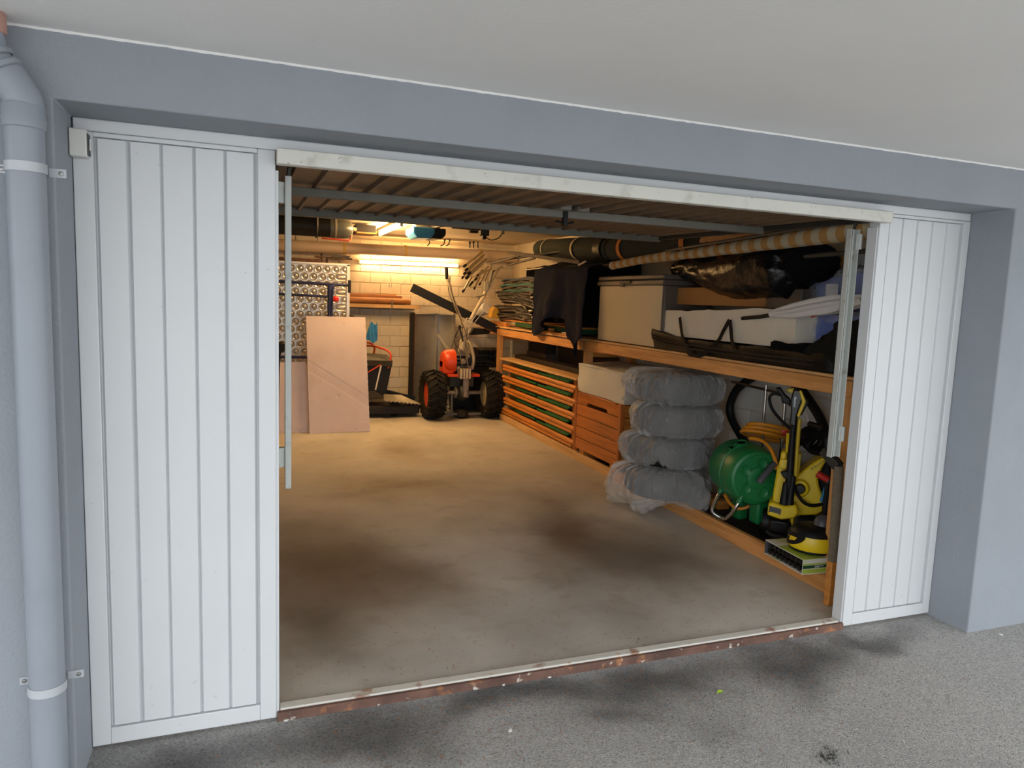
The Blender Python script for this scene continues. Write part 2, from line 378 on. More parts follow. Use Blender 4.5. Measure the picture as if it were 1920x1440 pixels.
# block walls: mortar bed plus blocks
def block_wall(name,label,axis,c0,c1,plane,ztop,L=.285,H=.147):
    root=thing(name,label,'wall',kind='structure')
    mb=MB()
    if axis=='x': mb.box(c0,c1,plane,plane+.2,0,ZG)
    else: mb.box(plane,plane+.2,c0,c1,0,ZG)
    mb.build('mortar',M_mortar,root,flat=True)
    meshes=[]
    def blk(l,v):
        g=.003;t=.007+.003*v;q=.005;h=H
        return MB().add([(g,0,g),(l-g,0,g),(l-g,0,h-g),(g,0,h-g),(g+q,-t,g+q),(l-g-q,-t,g+q),(l-g-q,-t,h-g-q),(g+q,-t,h-g-q)],
              [(4,5,6,7),(0,1,5,4),(1,2,6,5),(2,3,7,6),(3,0,4,7)])
    cache={}
    row=0;z=0.0
    while z<ztop:
        x=c0-(L/2 if row%2 else 0)
        while x<c1:
            x0=max(x,c0);x1=min(x+L,c1)
            if x1-x0>.03:
                k=(round(x1-x0,3),random.randint(0,2))
                if k not in cache:
                    o=blk(k[0],k[1]).build('block',M_block if axis=='x' else M_rwall,root,local=True,flat=True);cache[k]=o
                else:
                    o=cache[k].copy();C.objects.link(o)
                o.location=(x0,plane,z) if axis=='x' else (plane,x1 if False else x0,z)
                if axis!='x':
                    o.rotation_euler=(0,0,-math.pi/2);o.location=(plane,x1,z)
            x+=L
        z+=H;row+=1
    return root
block_wall('wall_back','cream painted block wall at the back of the garage','x',-.2,3.62,YB,2.35)
block_wall('wall_right','white painted block wall behind the wooden rack','y',.1,7.4,XW,1.2,.40,.2)
b=MB().box(-1.0,-.2,YB,YB+.2,0,ZG); st(b.build('wall_back_left',M_rwall,flat=True),'plain rear wall section behind the dimpled sheet','wall')

# ------------------------------------------------------------------ garage door: frame and fixed panels
b=MB().box(XL+.004,XR-.004,-.012,.03,2.066,ZH); st(b.build('trim_1',M_door,bev=.004),'white head rail of the door frame under the lintel','door frame')
def panel(name,x0,x1,ox0,ox1,boards,label,post):
    r=thing(name,label,'door panel',(x0,0,0),kind='structure')
    f=MB()
    f.box(x0,ox0,-.012,.05,0,2.065);f.box(ox1,x1,-.012,.05,0,2.065)
    f.box(ox0,ox1,-.012,.03,0,.06);f.box(ox0,ox1,-.012,.03,2.05,2.065)
    f.build('frame',M_door,r,bev=.003)
    MB().box(ox0,ox1,.008,.014,.06,2.05).build('backing_sheet',M_door,r,flat=True)
    for a,c in boards:
        p=MB();z0,z1=.066,2.046
        ch=.008
        p.add([(a-ch,.008,z0),(c+ch,.008,z0),(c+ch,.008,z1),(a-ch,.008,z1),(a,-.008,z0),(c,-.008,z0),(c,-.008,z1),(a,-.008,z1)],[(4,5,6,7),(0,1,5,4),(1,2,6,5),(2,3,7,6),(3,0,4,7)])
        p.build('panel_board',M_door,r,flat=True)
    # jamb return of the post beside the opening
    g=MB()
    if post=='r': g.box(x1-.003,x1+.010,-.004,.06,0,2.0)
    else: g.box(x0-.006,x0+.004,-.004,.055,0,2.0)
    g.build('post_flange',M_door,r,bev=.002)
    return r
panel('door_1',-.6045,0,-.547,-.058,[(-.535,-.457),(-.442,-.359),(-.348,-.262),(-.250,-.166),(-.154,-.072)],'wide white fixed door panel with five ribs beside the downpipe','r')
panel('door_2',2.735,XR-.002,2.796,3.290,[(2.803,2.879),(2.891,2.974),(2.986,3.073),(3.086,3.170),(3.183,3.264)],'white fixed door panel with five ribs beside the right pilaster','l')
# raised leaf
leaf=thing('door_3','raised up-and-over door leaf with ribbed underside and worn white edge rail','garage door',(0,-.07,2.01),kind='structure')
def lz(y): return 2.012+.020*(y+.07)
MB().box(.002,2.744,-.075,-.03,2.012,2.064).build('edge_rail',M_rail,leaf,bev=.004)
s=MB();y0,y1=-.03,1.95
s.add([(.01,y0,lz(y0)+.046),(2.735,y0,lz(y0)+.046),(2.735,y1,lz(y1)+.046),(.01,y1,lz(y1)+.046),(.01,y0,lz(y0)+.052),(2.735,y0,lz(y0)+.052),(2.735,y1,lz(y1)+.052),(.01,y1,lz(y1)+.052)],[(3,2,1,0),(4,5,6,7),(0,1,5,4),(1,2,6,5),(2,3,7,6),(3,0,4,7)])
s.build('sheet',M_leaf,leaf,flat=True)
rb=None
for i in range(23):
    x=.085+i*.1165
    if rb is None:
        q=MB()
        for k in (0,):
            q.add([(-.012,y0,lz(y0)+.046),(.012,y0,lz(y0)+.046),(.006,y0,lz(y0)+.028),(-.006,y0,lz(y0)+.028),(-.012,y1,lz(y1)+.046),(.012,y1,lz(y1)+.046),(.006,y1,lz(y1)+.028),(-.006,y1,lz(y1)+.028)],[(0,1,2,3),(7,6,5,4),(3,2,6,7),(0,3,7,4),(1,5,6,2),(0,4,5,1)])
        rb=q.build('rib',M_leaf,leaf,flat=True);base=rb.location.copy();rb.location=(x,0,0)
    else:
        o=rb.copy();C.objects.link(o);o.location=(x,0,0)
MB().bar((.03,.80,lz(.8)+.012),(2.715,.80,lz(.8)+.012),.035,.04).build('cross_brace',M_steel,leaf,bev=.003)
MB().bar((.02,1.93,lz(1.93)+.022),(2.725,1.93,lz(1.93)+.022),.04,.05).build('rear_rail',M_steel,leaf,bev=.003)
for x in (.022,2.723): MB().bar((x,-.03,lz(-.03)+.03),(x,1.95,lz(1.95)+.03),.03,.045).build('side_rail',M_darksteel,leaf,bev=.003)
lk=P(1060,405,y=.78)
h=MB().box(lk.x-.012,lk.x+.012,.77,.80,lk.z-.05,lk.z+.045).build('latch',M_black,leaf,bev=.003)
MB().tube([(lk.x-.05,.785,lk.z-.028),(lk.x,.785,lk.z-.04),(lk.x+.05,.785,lk.z-.028)],.006,6).build('latch_rod',M_black,leaf)
for dx in (-.05,.05): MB().box(lk.x+dx-.03,lk.x+dx+.03,.66,.72,lz(.7)+.018,lz(.7)+.045).build('lock_plate',M_steel,leaf,bev=.003)
# guide channels
def guide(x,za,zb,label,dx):
    g=thing('guide_channel',label,'door guide',(x,.11,za))
    q=MB();wd=.028 if dx>0 else .011
    q.box(x-wd,x+wd,*((.125,.13) if dx>0 else (.092,.097)),za,zb);q.box(x-wd,x-wd+.004,.095,.13,za,zb);q.box(x+wd-.004,x+wd,.095,.13,za,zb)
    if dx>0:q.box(x-.004,x+.004,.11,.126,za,zb)
    q.build('channel',M_guide,g,bev=.0015)
    for z in (za+.12,zb-.06):
        MB().bar((x+(wd if dx>0 else -wd),.115,z),(x+dx,.09,z),.02,.075).build('bracket',M_guide,g,bev=.002)
    MB().bar((x,.11,zb+.001),(x+.004,.10,zb+.03),.012,.012).build('roller_arm',M_darksteel,g)
    return g
guide(.047,.85,2.0,'narrow pale vertical door guide rail hanging beside the left panel',-.042)
gr=guide(2.70,.855,1.995,'pale grey channel guide with bracket beside the right door post',.04)
# threshold
t=thing('trim_2','rust worn steel threshold bar across the garage entrance','threshold',(1.36,0,0),kind='structure')
MB().box(.013,2.72,-.002,.042,-.01,.028).build('top_strip',M_thr,t,bev=.003)
MB().box(.003,2.735,-.022,-.002,-.02,.022).build('front_face',M_rust,t,bev=.004)
# contact box
cb=thing('contact_box','small off white junction box on the upper corner of the left door panel','box',(-.578,-.03,1.98))
MB().box(-.604,-.556,-.062,-.012,1.978,2.062).build('housing',M_boxw,cb,bev=.004)
MB().box(-.556,-.552,-.055,-.022,1.985,2.05).build('side_slot',M_greyplastic,cb,bev=.001)
MB().box(-.551,-.547,-.048,-.032,2.0,2.035).build('lever',M_boxw,cb,bev=.001)

# downpipe
dp=thing('downpipe','grey painted drainpipe with bends and clips at the left edge','pipe',(-.66,-.29,-.012))
X0,Y0=-.663,-.29
MB().tube([(X0,Y0,-.012),(X0,Y0,2.03)],.047,24).build('pipe_shaft',M_downpipe,dp)
MB().lathe([(.047,0),(.052,.004),(.053,.03),(.051,.034),(.051,.06),(.047,.066)],24,Matrix.Translation((X0,Y0,2.0))).build('socket',M_downpipe,dp)
el=smooth([(X0,Y0,2.05),(X0,Y0,2.08),(X0-.03,Y0-.005,2.13),(X0-.05,Y0-.01,2.16)],5)
MB().tube(el,.047,20).build('elbow',M_downpipe,dp)
e2=smooth([(X0-.048,Y0-.01,2.155),(X0-.068,Y0-.012,2.19),(X0-.075,Y0-.012,2.23),(X0-.075,Y0-.012,2.296)],5)
MB().tube(e2,.042,20).build('elbow',M_downpipe,dp)
for q,T in (((.050,.054),axisT((X0-.044,Y0-.01,2.149),(-.5,-.05,.8))),((.047,.05),axisT((X0-.062,Y0-.012,2.178),(-.45,-.05,.85)))):
    MB().lathe([(q[0]-.002,-.008),(q[1],-.006),(q[1],.006),(q[0]-.002,.008)],24,T,closed=True).build('seal_ring',M_downpipe,dp)
MB().lathe([(.044,0),(.047,.004),(.047,.05),(.044,.054)],20,Matrix.Translation((X0-.075,Y0-.012,2.24))).build('ceiling_collar',M_pinkpipe,dp)
for z,both in ((1.898,0),(.385,1)):
    c=MB().lathe([(.0475,-.013),(.0505,-.013),(.0505,.013),(.0475,.013)],24,Matrix.Translation((X0,Y0,z)),closed=True)
    for sgn in (1,-1): c.box(X0+sgn*.045-.003 if sgn>0 else X0-.085,X0+.085 if sgn>0 else X0-.042,-.2365,-.2335,z-.012,z+.012)
    k=c.build('pipe_clip',M_clip,dp)
    for sgn in (1,-1): MB().lathe([(.0001,.004),(.006,.003),(.007,0)],12,axisT((X0+sgn*.072,-.2365,z),(0,-1,0))).build('clip_screw',M_screw,k)

# ------------------------------------------------------------------ lights of the garage
def tube_light(name,label,a,b,r,M,outdir):
    a=V(a);b=V(b);t=thing(name,label,'lamp',(a+b)/2)
    d=(b-a).normalized();o=V(outdir)
    MB().bar(a-o*.05-d*.02,b-o*.05+d*.02,.05,.035,o).build('lamp_body',M_lampw,t,bev=.004)
    MB().tube([a,b],r,12).build('fluorescent_tube',M,t)
    for p,s_ in ((a,1),(b,-1)): MB().bar(p-o*.05-d*.012*s_,p+o*.02-d*.012*s_,.03,.022,d).build('lamp_holder',M_lampw,t,bev=.003)
    return t
tube_light('batten_lamp','lit warm fluorescent batten lamp on the back block wall under the big pipe',(1.36,7.32,2.045),(2.74,7.32,2.062),.018,M_tube1,(0,-1,0))
tube_light('batten_lamp','lit fluorescent ceiling tube beside the blue door opener',(1.428,4.9,2.335),(1.428,6.16,2.335),.018,M_tube2,(0,0,-1))

# big drain pipe along the back wall
dr=thing('drain_pipe','large beige drainpipe running under the ceiling along the back wall','pipe',(1.5,7.25,2.22))
MB().tube([(-.9,7.22,2.185),(3.6,7.22,2.225)],.078,24).build('pipe_shaft',M_drain,dr)
for px in (645,760,900):
    q=P(px,465,y=7.22);zc=2.193+.04*(q.x/3.6)
    MB().lathe([(.078,-.02),(.082,-.018),(.082,.018),(.078,.02)],24,axisT((q.x,7.22,zc),(1,0,.009)),closed=True).build('pipe_band',M_drainband,dr)
# cable ends between ceiling and pipe
for i,(pa,pb,pc) in enumerate([((803,449),(806,455),(801,461)),((834,450),(832,458),(826,461)),((843,450),(841,458),(836,461)),((881,456),(881,460),(881,465)),((888,455),(888,460),(888,465)),((896,453),(896,459),(896,465))]):
    a=P(*pa,y=7.1);b=P(*pb,y=7.1);c=P(*pc,y=7.1)
    if i<3:lb=['black forked cable hook hanging right below the blue opener','first of two curved black hooks between opener and pipe','second of two curved black hooks, nearer the three straight pegs'][i]
    else:lb=['straight black peg above the big pipe, farthest from the poles','middle one of the three straight black pegs above the big pipe','straight black peg above the big pipe, nearest the poles'][i-3]
    tg=thing('pipe_hook',lb,'hook',a,group='black hooks over the big pipe')
    MB().tube(smooth([a+V((0,0,.06)),a,b,c],3),.008,6).build('hook_rod',M_black,tg)
    MB().lathe([(.014,0),(.014,.02),(.008,.028)],8,Matrix.Translation(a-V((0,0,.01)))).build('hook_collar',M_black,tg)
# door opener
op=thing('door_opener','blue and black garage door opener motor on the ceiling','door opener',(1.75,5.0,2.2))
c=P(806,430,y=4.9)
def octbox(mb,x0,x1,y0,y1,z0,z1,ch):
    poly=[(x0+ch,z0),(x1-ch,z0),(x1,z0+ch),(x1,z1),(x0,z1),(x0,z0+ch)]
    return mb.prism(poly,y1-y0,Matrix(((1,0,0,0),(0,0,1,y0),(0,1,0,0),(0,0,0,1))))
xa,xb=P(775,430,y=4.9).x,P(838,430,y=4.9).x;zb_=P(805,447,y=4.9).z
octbox(MB(),xa,xb-.13,4.9,5.3,zb_,ZG-.07,.05).build('casing',M_blued,op,bev=.012)
octbox(MB(),xb-.19,xb,4.93,5.28,zb_+.005,ZG-.07,.045).build('end_casing',M_black,op,bev=.012)
MB().box(xa+.05,xb-.05,5.0,5.2,ZG-.075,ZG).build('ceiling_mount',M_steel,op)
rl=thing('opener_rail','dark steel opener rail with carriage and cable behind the raised door','rail',(2.1,3.5,2.3))
MB().bar((1.78,4.95,2.34),(2.05,1.4,2.34),.035,.035).build('rail_bar',M_darksteel,rl)
q=P(907,437,y=5.0)
MB().box(q.x-.05,q.x+.05,4.95,5.03,q.z-.03,q.z+.05).build('carriage',M_darksteel,rl,bev=.006)
MB().box(q.x-.02,q.x+.02,4.96,5.02,q.z-.07,q.z-.02).build('carriage_hook',M_black,rl,bev=.004)
MB().tube(smooth([P(907,441,y=4.98),P(920,450,y=4.98),P(935,446,y=4.98),P(942,436,y=4.98)],6),.006,6).build('cable',M_black,rl)
q=P(942,434,y=5.0);MB().box(q.x-.015,q.x+.015,4.97,5.02,q.z-.03,q.z+.06).build('cable_clamp',M_steel,rl,bev=.003)
MB().bar((2.0,5.0,ZG-.03),(2.35,5.0,ZG-.03),.03,.05).build('ceiling_bracket',M_darksteel,rl)
q=P(888,432,y=5.2)
MB().box(q.x-.05,q.x+.05,5.17,5.23,q.z-.03,q.z+.04).build('limit_box',M_brownfab,rl,bev=.004)

# dark cylinder slung from the ceiling, and box beside it
y=5.5;r_=.112;zc=P(640,428,y=y).z;xl=-.6;xr=P(646,430,y=y).x
cy=thing('ceiling_drum','dark tubular drum with domed grey end strapped below the ceiling','drum',((xl+xr)/2,y,zc-r_))
T=axisT((0,y,zc),(1,0,.0))
MB().lathe([(r_*.96,xl),(r_*.97,xr-.15)],28,T).build('drum_body',M_black,cy)
MB().lathe([(r_*1.0,xr-.16),(r_*1.02,xr-.10),(r_*1.0,xr-.02),(r_*.92,xr+.035),(r_*.72,xr+.07),(r_*.3,xr+.092),(.02,xr+.096)],28,T).build('dome_end',mat('dark grey glossy plastic','4c4f4b',.3,.2),cy)
MB().tube([V((xr+.09,y,zc)),V((xr+.13,y,zc-.005))],.022,10).build('end_knob',M_cream_enamel,cy)
MB().lathe([(r_*1.0,xr-.115),(r_*1.05,xr-.112),(r_*1.05,xr-.095),(r_*1.0,xr-.09)],28,T,closed=True).build('clamp_ring',M_steel,cy)
MB().tube([V((xr-.25,y-.06,zc-r_-.012)),V((xr+.04,y-.06,zc-r_-.022)),V((xr+.06,y-.04,zc-r_-.01)),V((xr+.075,y-.02,zc-r_+.055))],.011,6).build('red_hanger',mat('rusty red enamel','9a3a22',.5),cy)
for x in (xl+.2,xr-.3): MB().tube([V((x,y-.118,zc)),V((x,y-.118,ZG))],.01,6).build('hanger_strap',M_darksteel,cy); 
for x in (xl+.2,xr-.3): MB().tube([V((x,y,zc))+V((0,r_*1.03*math.cos(a),r_*1.03*math.sin(a))) for a in [math.pi+i*math.pi/8 for i in range(9)]],.01,6).build('strap_loop',M_darksteel,cy)
bx=thing('ceiling_box','flat dark box with pale underside hanging between drum and ceiling tube','box',P(685,440,y=5.7))
a=P(664,440,y=5.75);b2=P(702,432,y=5.75)
MB().box(a.x,b2.x,5.62,5.9,a.z+.02,ZG-.02).build('box_body',M_black,bx,bev=.006)
MB().box(a.x+.005,b2.x-.005,5.55,5.895,a.z+.005,a.z+.02).build('box_bottom',M_card,bx)  # underside lit from below: that light is put into its paler colour
MB().tube([(b2.x,5.7,a.z+.03),(b2.x+.05,5.7,a.z+.05)],.007,6).build('box_bracket',M_brass,bx)

# overhead rack rails in the rear left corner
wr=thing('wall_rack','rusty brown steel carrier rack on the back wall above the dimpled sheet','rack',(.6,7.2,2.0))
for px,py,py2 in ((603,473,500),(613,484,500)):
    a=P(px,py,y=7.3);MB().bar(a,V((a.x,7.3,a.z-.35)),.03,.02).build('upright',M_rust,wr)
a=P(590,481,y=7.2);c=P(660,486,y=7.2);MB().bar(a,c,.03,.02).build('carrier_arm',M_rust,wr)
a=P(622,480,y=7.2);c=P(655,482,y=7.2);MB().bar(a,c,.06,.03).build('carrier_arm',M_darksteel,wr)
a=P(520,485,y=7.25);c=P(600,490,y=7.25);MB().bar(a,c,.04,.05).build('back_beam',M_rust,wr)

# ------------------------------------------------------------------ dimpled metal sheet with trestle in front
ds=thing('dimpled_sheet','silvery pressed metal sheet with rows of round cups against the rear wall','metal sheet',(.3,6.3,0.02))
x0,x1=-.75,1.075;ZT=1.945
MB().box(x0,x1,6.3,6.312,.03,ZT).build('sheet',M_dimple,ds,flat=True)
fr=MB()
fr.box(x1-.025,x1+.012,6.285,6.32,.0,ZT+.012);fr.box(x0,x1+.012,6.285,6.32,ZT-.012,ZT+.014);fr.box(x0,x0+.03,6.285,6.32,0,ZT)
fr.build('edge_frame',M_dimple,ds,bev=.003)
cupm=None;ovm=None
def cup(oval):
    prof=[(.047,.0),(.046,-.009),(.042,-.010),(.033,-.004),(.026,-.002),(.021,-.003),(.018,-.011),(.014,-.013),(.0001,-.013)]
    m_=MB()
    n=18;rows=[]
    for r,h in prof:
        for k in range(n):
            an=2*math.pi*k/n;ex=(.035*(1 if math.cos(an)>0 else -1)) if oval else 0
            rows.append((r*math.cos(an)+ex,h,r*math.sin(an)))
    fs=[(i*n+k,i*n+(k+1)%n,(i+1)*n+(k+1)%n,(i+1)*n+k) for i in range(len(prof)-1) for k in range(n)]
    return m_.add(rows,fs)
dxp,dzp=.1037,.091
for j in range(13):
    z=1.883-j*dzp
    k=0
    while True:
        off=0 if j%2==0 else .5
        x=1.022-(k+off)*dxp
        if j%2==1 and k==0: x=.985
        if x<-.66: break
        ov=(j%2==1 and k==0)
        key='o' if ov else 'c'
        if ov and ovm is None: ovm=cup(True).build('oval_cup',M_dimdark,ds,local=True,ang=60);o=ovm
        elif not ov and cupm is None: cupm=cup(False).build('cup',M_dimdark,ds,local=True,ang=60);o=cupm
        else: o=(ovm if ov else cupm).copy();C.objects.link(o)
        o.location=(x-.3,-.001,z-.02)
        k+=1
# trestle
tr=thing('trestle','dark blue tubular trestle frame with red knob before the dimpled sheet','trestle',(.5,6.02,0))
a=P(600,531,y=6.0)
MB().tube([(-.5,6.0,1.72),(1.035,6.0,1.70)],.017,10).build('top_rail',M_navyp,tr)
MB().box(1.03,1.06,5.97,6.03,1.61,1.76).build('rail_end_plate',M_black,tr,bev=.004)
MB().tube([(-.5,6.0,1.585),(.79,6.0,1.557)],.015,10).build('middle_rail',M_navyp,tr)
MB().tube([(.815,6.0,1.69),(.815,6.0,.02)],.024,10).build('post',M_navyp,tr)
MB().tube([(.850,6.0,1.69),(.838,6.0,1.25)],.014,10).build('brace_post',M_navyp,tr)
MB().bar((.795,6.0,1.67),(.875,6.0,1.67),.04,.05).build('top_bracket',M_navyp,tr,bev=.004)
MB().tube([(-.5,6.0,.845),(.79,6.0,.84)],.016,10).build('lower_rail',M_navyp,tr)
MB().tube([(-.5,6.0,1.72),(-.5,6.0,.02)],.02,10).build('post',M_navyp,tr)
for x in (.80,-.5): MB().bar((x,5.95,.02),(x,6.2,.02),.04,.04).build('foot',M_navyp,tr,bev=.004)
MB().lathe([(.0001,0),(.03,.0),(.037,.008),(.037,.022),(.026,.03),(.0001,.031)],8,axisT((.885,5.985,1.535),(0,-1,0))).build('red_knob',M_red,tr)
# dark oddments behind the left guide
q=P(526,655,y=5.6)
tg=thing('tool_handle','dark grimy tool shaft standing behind the left door guide','tool',V((q.x-.03,5.55,0)))
MB().tube(smooth([V((q.x-.05,5.55,0)),V((q.x-.045,5.55,.5)),V((q.x-.03,5.55,.9)),V((q.x+.02,5.5,1.0))],4),.03,8).build('shaft',M_black,tg)
MB().lathe([(.02,0),(.05,.02),(.05,.1),(.02,.12)],10,Matrix.Translation((q.x-.0,5.52,.93))).build('grip',M_black,tg)

# pinkish foam boards
def board(name,label,c0,c1,c2,c3,th,damage):
    """corners bl br tr tl (world); panel with ragged edges and pressed creases"""
    c0,c1,c2,c3=map(V,(c0,c1,c2,c3));n=(c1-c0).cross(c3-c0).normalized()
    def f(u,v):
        p=(c0*(1-u)+c1*u)*(1-v)+(c3*(1-u)+c2*u)*v
        e=min(u,1-u,v,1-v)
        p=p+n*0.0
        # creases running diagonally
        h=0
        for k in range(4):
            d=(v-(.60-.33*u)+.024*k-.02)
            h-=.0055*math.exp(-(d/.006)**2)*damage
        h-=.004*math.exp(-((v-.105+.06*(u-.8))/.004)**2)*(1 if u>.84 else 0)*damage
        h-=.008*math.exp(-(((u-.48)*.66)**2+((v-.315)*1.3)**2)/.00018)*damage
        h+=.0015*nz((u*5,v*9,3))
        edge=.004*nz((u*30,v*40,damage),1) if e<.001 else 0
        return p+n*h+(c1-c0).normalized()*edge+V((0,0,1))*edge*(1 if v>.5 else 0)
    o=MB().grid(f,70,120,th).build(name,M_pink,None,ang=60)
    return tag(o,label,'foam board',group='pinkish foam boards')
board('foam_board','large pinkish rigid foam board with diagonal creases leaning in the middle',(.566,5.62,.0),(1.248,5.62,.006),(1.205,5.80,1.333),(.536,5.80,1.33),.035,1)
board('foam_board','smaller pinkish foam board behind the door guide left of the large one',(.02,5.72,.0),(.565,5.72,.0),(.545,5.84,.80),(.015,5.84,.79),.035,.25)

# lumber on wall brackets
lb=thing('lumber_bracket','pale timber board on metal brackets carrying lumber on the back wall','shelf board',(1.7,7.3,1.41))
MB().box(.6,2.165,7.16,7.2,1.425,1.475).build('front_board',M_palewood,lb,bev=.003)
MB().box(.6,2.10,7.2,7.386,1.405,1.425).build('support_plank',M_steel,lb,bev=.003)
for px in (735,): 
    q=P(px,572,y=7.15);MB().box(q.x-.008,q.x+.008,7.145,7.16,q.z-.06,q.z+.08).build('hook',M_steel,lb,bev=.002);MB().box(q.x-.04,q.x+.008,7.145,7.16,q.z-.06,q.z-.045).build('hook',M_steel,lb,bev=.002)
for i,(xe,yy,zz,r,lb_) in enumerate([(2.02,7.21,1.522,.042,'thick dark brown round pole in front on the wall brackets'),(2.06,7.295,1.517,.037,'thinner brown round pole just behind the thick one on the brackets'),(1.93,7.27,1.60,.028,'square brown batten lying on the round poles, longer one'),(1.86,7.31,1.612,.022,'short brown batten tip at the rear of the lumber pile')]):
    tg=MB()
    if i<2: tg.tube([(.5,yy,zz),(xe,yy,zz)],r,14)
    else: tg.box(.5,xe,yy-r,yy+r,zz-.04,zz+.0)
    o=tg.build('lumber_pole',M_planedwood,None,bev=.003);tag(o,lb_,'lumber',group='lumber on the wall brackets')
o=MB().box(.5,1.99,7.33,7.385,1.475,1.56).build('lumber_plank',M_planedwood,None,bev=.003);tag(o,'upright brown plank at the wall behind the lumber poles','lumber',group='lumber on the wall brackets')
cl=thing('wall_clip','small grey steel clip fixed to the blocks above the lumber','clip',P(732,536,y=7.36))
MB().tube([P(x,y_,y=7.37) for x,y_ in ((730,532),(734,532),(734,538),(730,538))],.005,6,closed=True).build('clip_loop',M_steel,cl)

# black round thing behind the sheet edge
q=P(655,590,y=6.8)
tg=thing('spare_tyre','small black tyre showing behind the dimpled sheet edge','tyre',(q.x-.12,6.75,q.z-.3))
MB().lathe([(.13,-.04),(.20,-.045),(.225,0),(.20,.045),(.13,.04)],32,axisT((q.x-.13,6.6,q.z-.17),(0,1,0)),closed=True).build('tyre_ring',M_rubber,tg)
MB().lathe([(.03,-.03),(.13,-.03),(.13,.03),(.03,.03)],20,axisT((q.x-.13,6.6,q.z-.17),(0,1,0)),closed=True).build('wheel_disc',M_black,tg)
MB().bar((q.x-.13,6.6,0),(q.x-.13,6.6,q.z-.2),.04,.04,(1,0,0)).build('prop',M_black,tg)

# ------------------------------------------------------------------ ride on seat trailer
su=thing('seat_trailer','black trailer seat with orange grab rail and checker plate footboard','trailer',(1.6,6.75,0))
y=6.7
cush=MB()
def cushf(u,v):
    x=1.05+.645*u;yy=6.62+.42*v;e=4*u*(1-u);g=4*v*(1-v)
    return (x,yy,.745+.05*v+.03*(1-abs(2*u-1)**4)*(1-abs(2*v-1)**4)+.02*(1-u))
cush.grid(cushf,14,10,.085);cush.build('seat_cushion',M_seat,su,ang=50)
def PS(px,py,dy=0): return P(px,py,y=y+dy)
rail=smooth([PS(660,655,.25),PS(690,648,.2),PS(712,652,.1),PS(727,658,0),PS(733,667,-.05),PS(730,681,-.05),PS(728,690,-.02)],5)
MB().tube(rail,.014,10).build('grab_rail',M_orange2,su)
MB().tube(smooth([PS(688,642,.3),PS(696,644,.3),PS(702,652,.3),PS(700,665,.3)],5),.014,8).build('rear_rail',M_orange2,su)
MB().tube([PS(714,684,-.05),PS(690,698,-.02)],.010,6).build('brace_rod',M_orange2,su)
bp=MB()
A=[PS(686,682,-.02),PS(735,685,-.02),PS(722,748,-.02),PS(686,742,-.02)]
Bk=[a+V((0,.32,0)) for a in A];bp.add(A+Bk,[(0,1,2,3),(7,6,5,4),(0,4,5,1),(1,5,6,2),(2,6,7,3),(3,7,4,0)])
bp.build('seat_box',M_black,su,bev=.006)
MB().bar(PS(715,683,-.04),PS(704,731,-.04),.02,.012,(0,1,0)).build('pale_strip',M_boxw,su,bev=.003)
tr_=MB();A=[PS(686,733,-.05),PS(704,733,-.05),PS(722,745,-.12),PS(686,748,-.12)]
tr_.add(A+[a-V((0,0,.012)) for a in A],[(0,1,2,3),(7,6,5,4),(0,4,5,1),(1,5,6,2),(2,6,7,3),(3,7,4,0)]);tr_.build('foot_ledge',M_brownfab,su)
# footboard
cp=MB();f0,f1,f2,f3=PS(720,741,-.05),PS(752,742,.1),PS(791,760,-.1),PS(720,752,-.3)
def fb(u,v):
    p=(f0*(1-u)+f1*u)*(1-v)+(f3*(1-u)+f2*u)*v
    return p+V((0,0,.005*math.sin(u*60)))
cp.grid(fb,60,4,.012);cp.build('footboard',M_plate,su,ang=60)
bs=MB()
g0,g1=PS(680,752,-.1),PS(788,768,-.12)
bs.box(1.05,g1.x-.02,6.55,6.95,.05,.16).build('chassis',M_black,su,bev=.01)
MB().bar(PS(720,733,.2),PS(778,747,.1),.05,.05).build('tow_bar',M_black,su,bev=.006)
for x in (1.15,1.75): MB().lathe([(.03,-.03),(.085,-.035),(.1,0),(.085,.035),(.03,.03)],20,axisT((x,6.72,.1),(0,1,0)),closed=True).build('wheel',M_rubber,su)
bg_=MB()
def bagf(u,v):
    c_=P(696,630,y=6.75);return c_+V(((u-.5)*.16*(1-.4*v)+.03*v,.02*math.sin(u*9+v*4),(v-.3)*.24+.02*math.sin(u*7)))
bg_.grid(bagf,10,10,.006)
o=bg_.build('plastic_bag',M_bluetape,None,ang=80);tag(o,'crumpled bright blue plastic bag lying on the trailer seat','bag')

# ------------------------------------------------------------------ snow blade standing on end
sb=thing('snow_blade','grey curved plough blade with black rubber edge standing upright','plough blade',(2.3,6.9,0))
def blf(u,v):
    a=u; return (2.03+.60*u, 6.92+.30*math.sin(u*2.6)*.9-.02, .03+1.345*v)
MB().grid(blf,20,6,.008).build('blade_sheet',M_greyblade,sb,ang=60)
for z in (1.36,.05): MB().tube([V(blf(i/10,0))*1+V((0,-.012,z-.03)) for i in range(11)],.016,6).build('edge_stiffener',M_greyblade,sb)
for u in (.62,.99): MB().bar(V(blf(u,0))+V((0,-.022,0)),V(blf(u,1))+V((0,-.022,0)),.035,.035,(1,0,0)).build('rib',M_greyblade,sb,bev=.003)
MB().bar(V(blf(.66,.78))+V((0,-.04,0)),V(blf(.98,.55))+V((0,-.04,0)),.05,.02,(0,1,0)).build('diagonal_brace',M_greyblade,sb,bev=.003)
MB().box(1.965,2.035,6.86,6.90,.0,1.385).build('rubber_edge',M_rubber,sb,bev=.008)
MB().box(2.03,2.045,6.865,6.895,.1,1.36).build('clamp_strip',M_rust,sb,bev=.002)
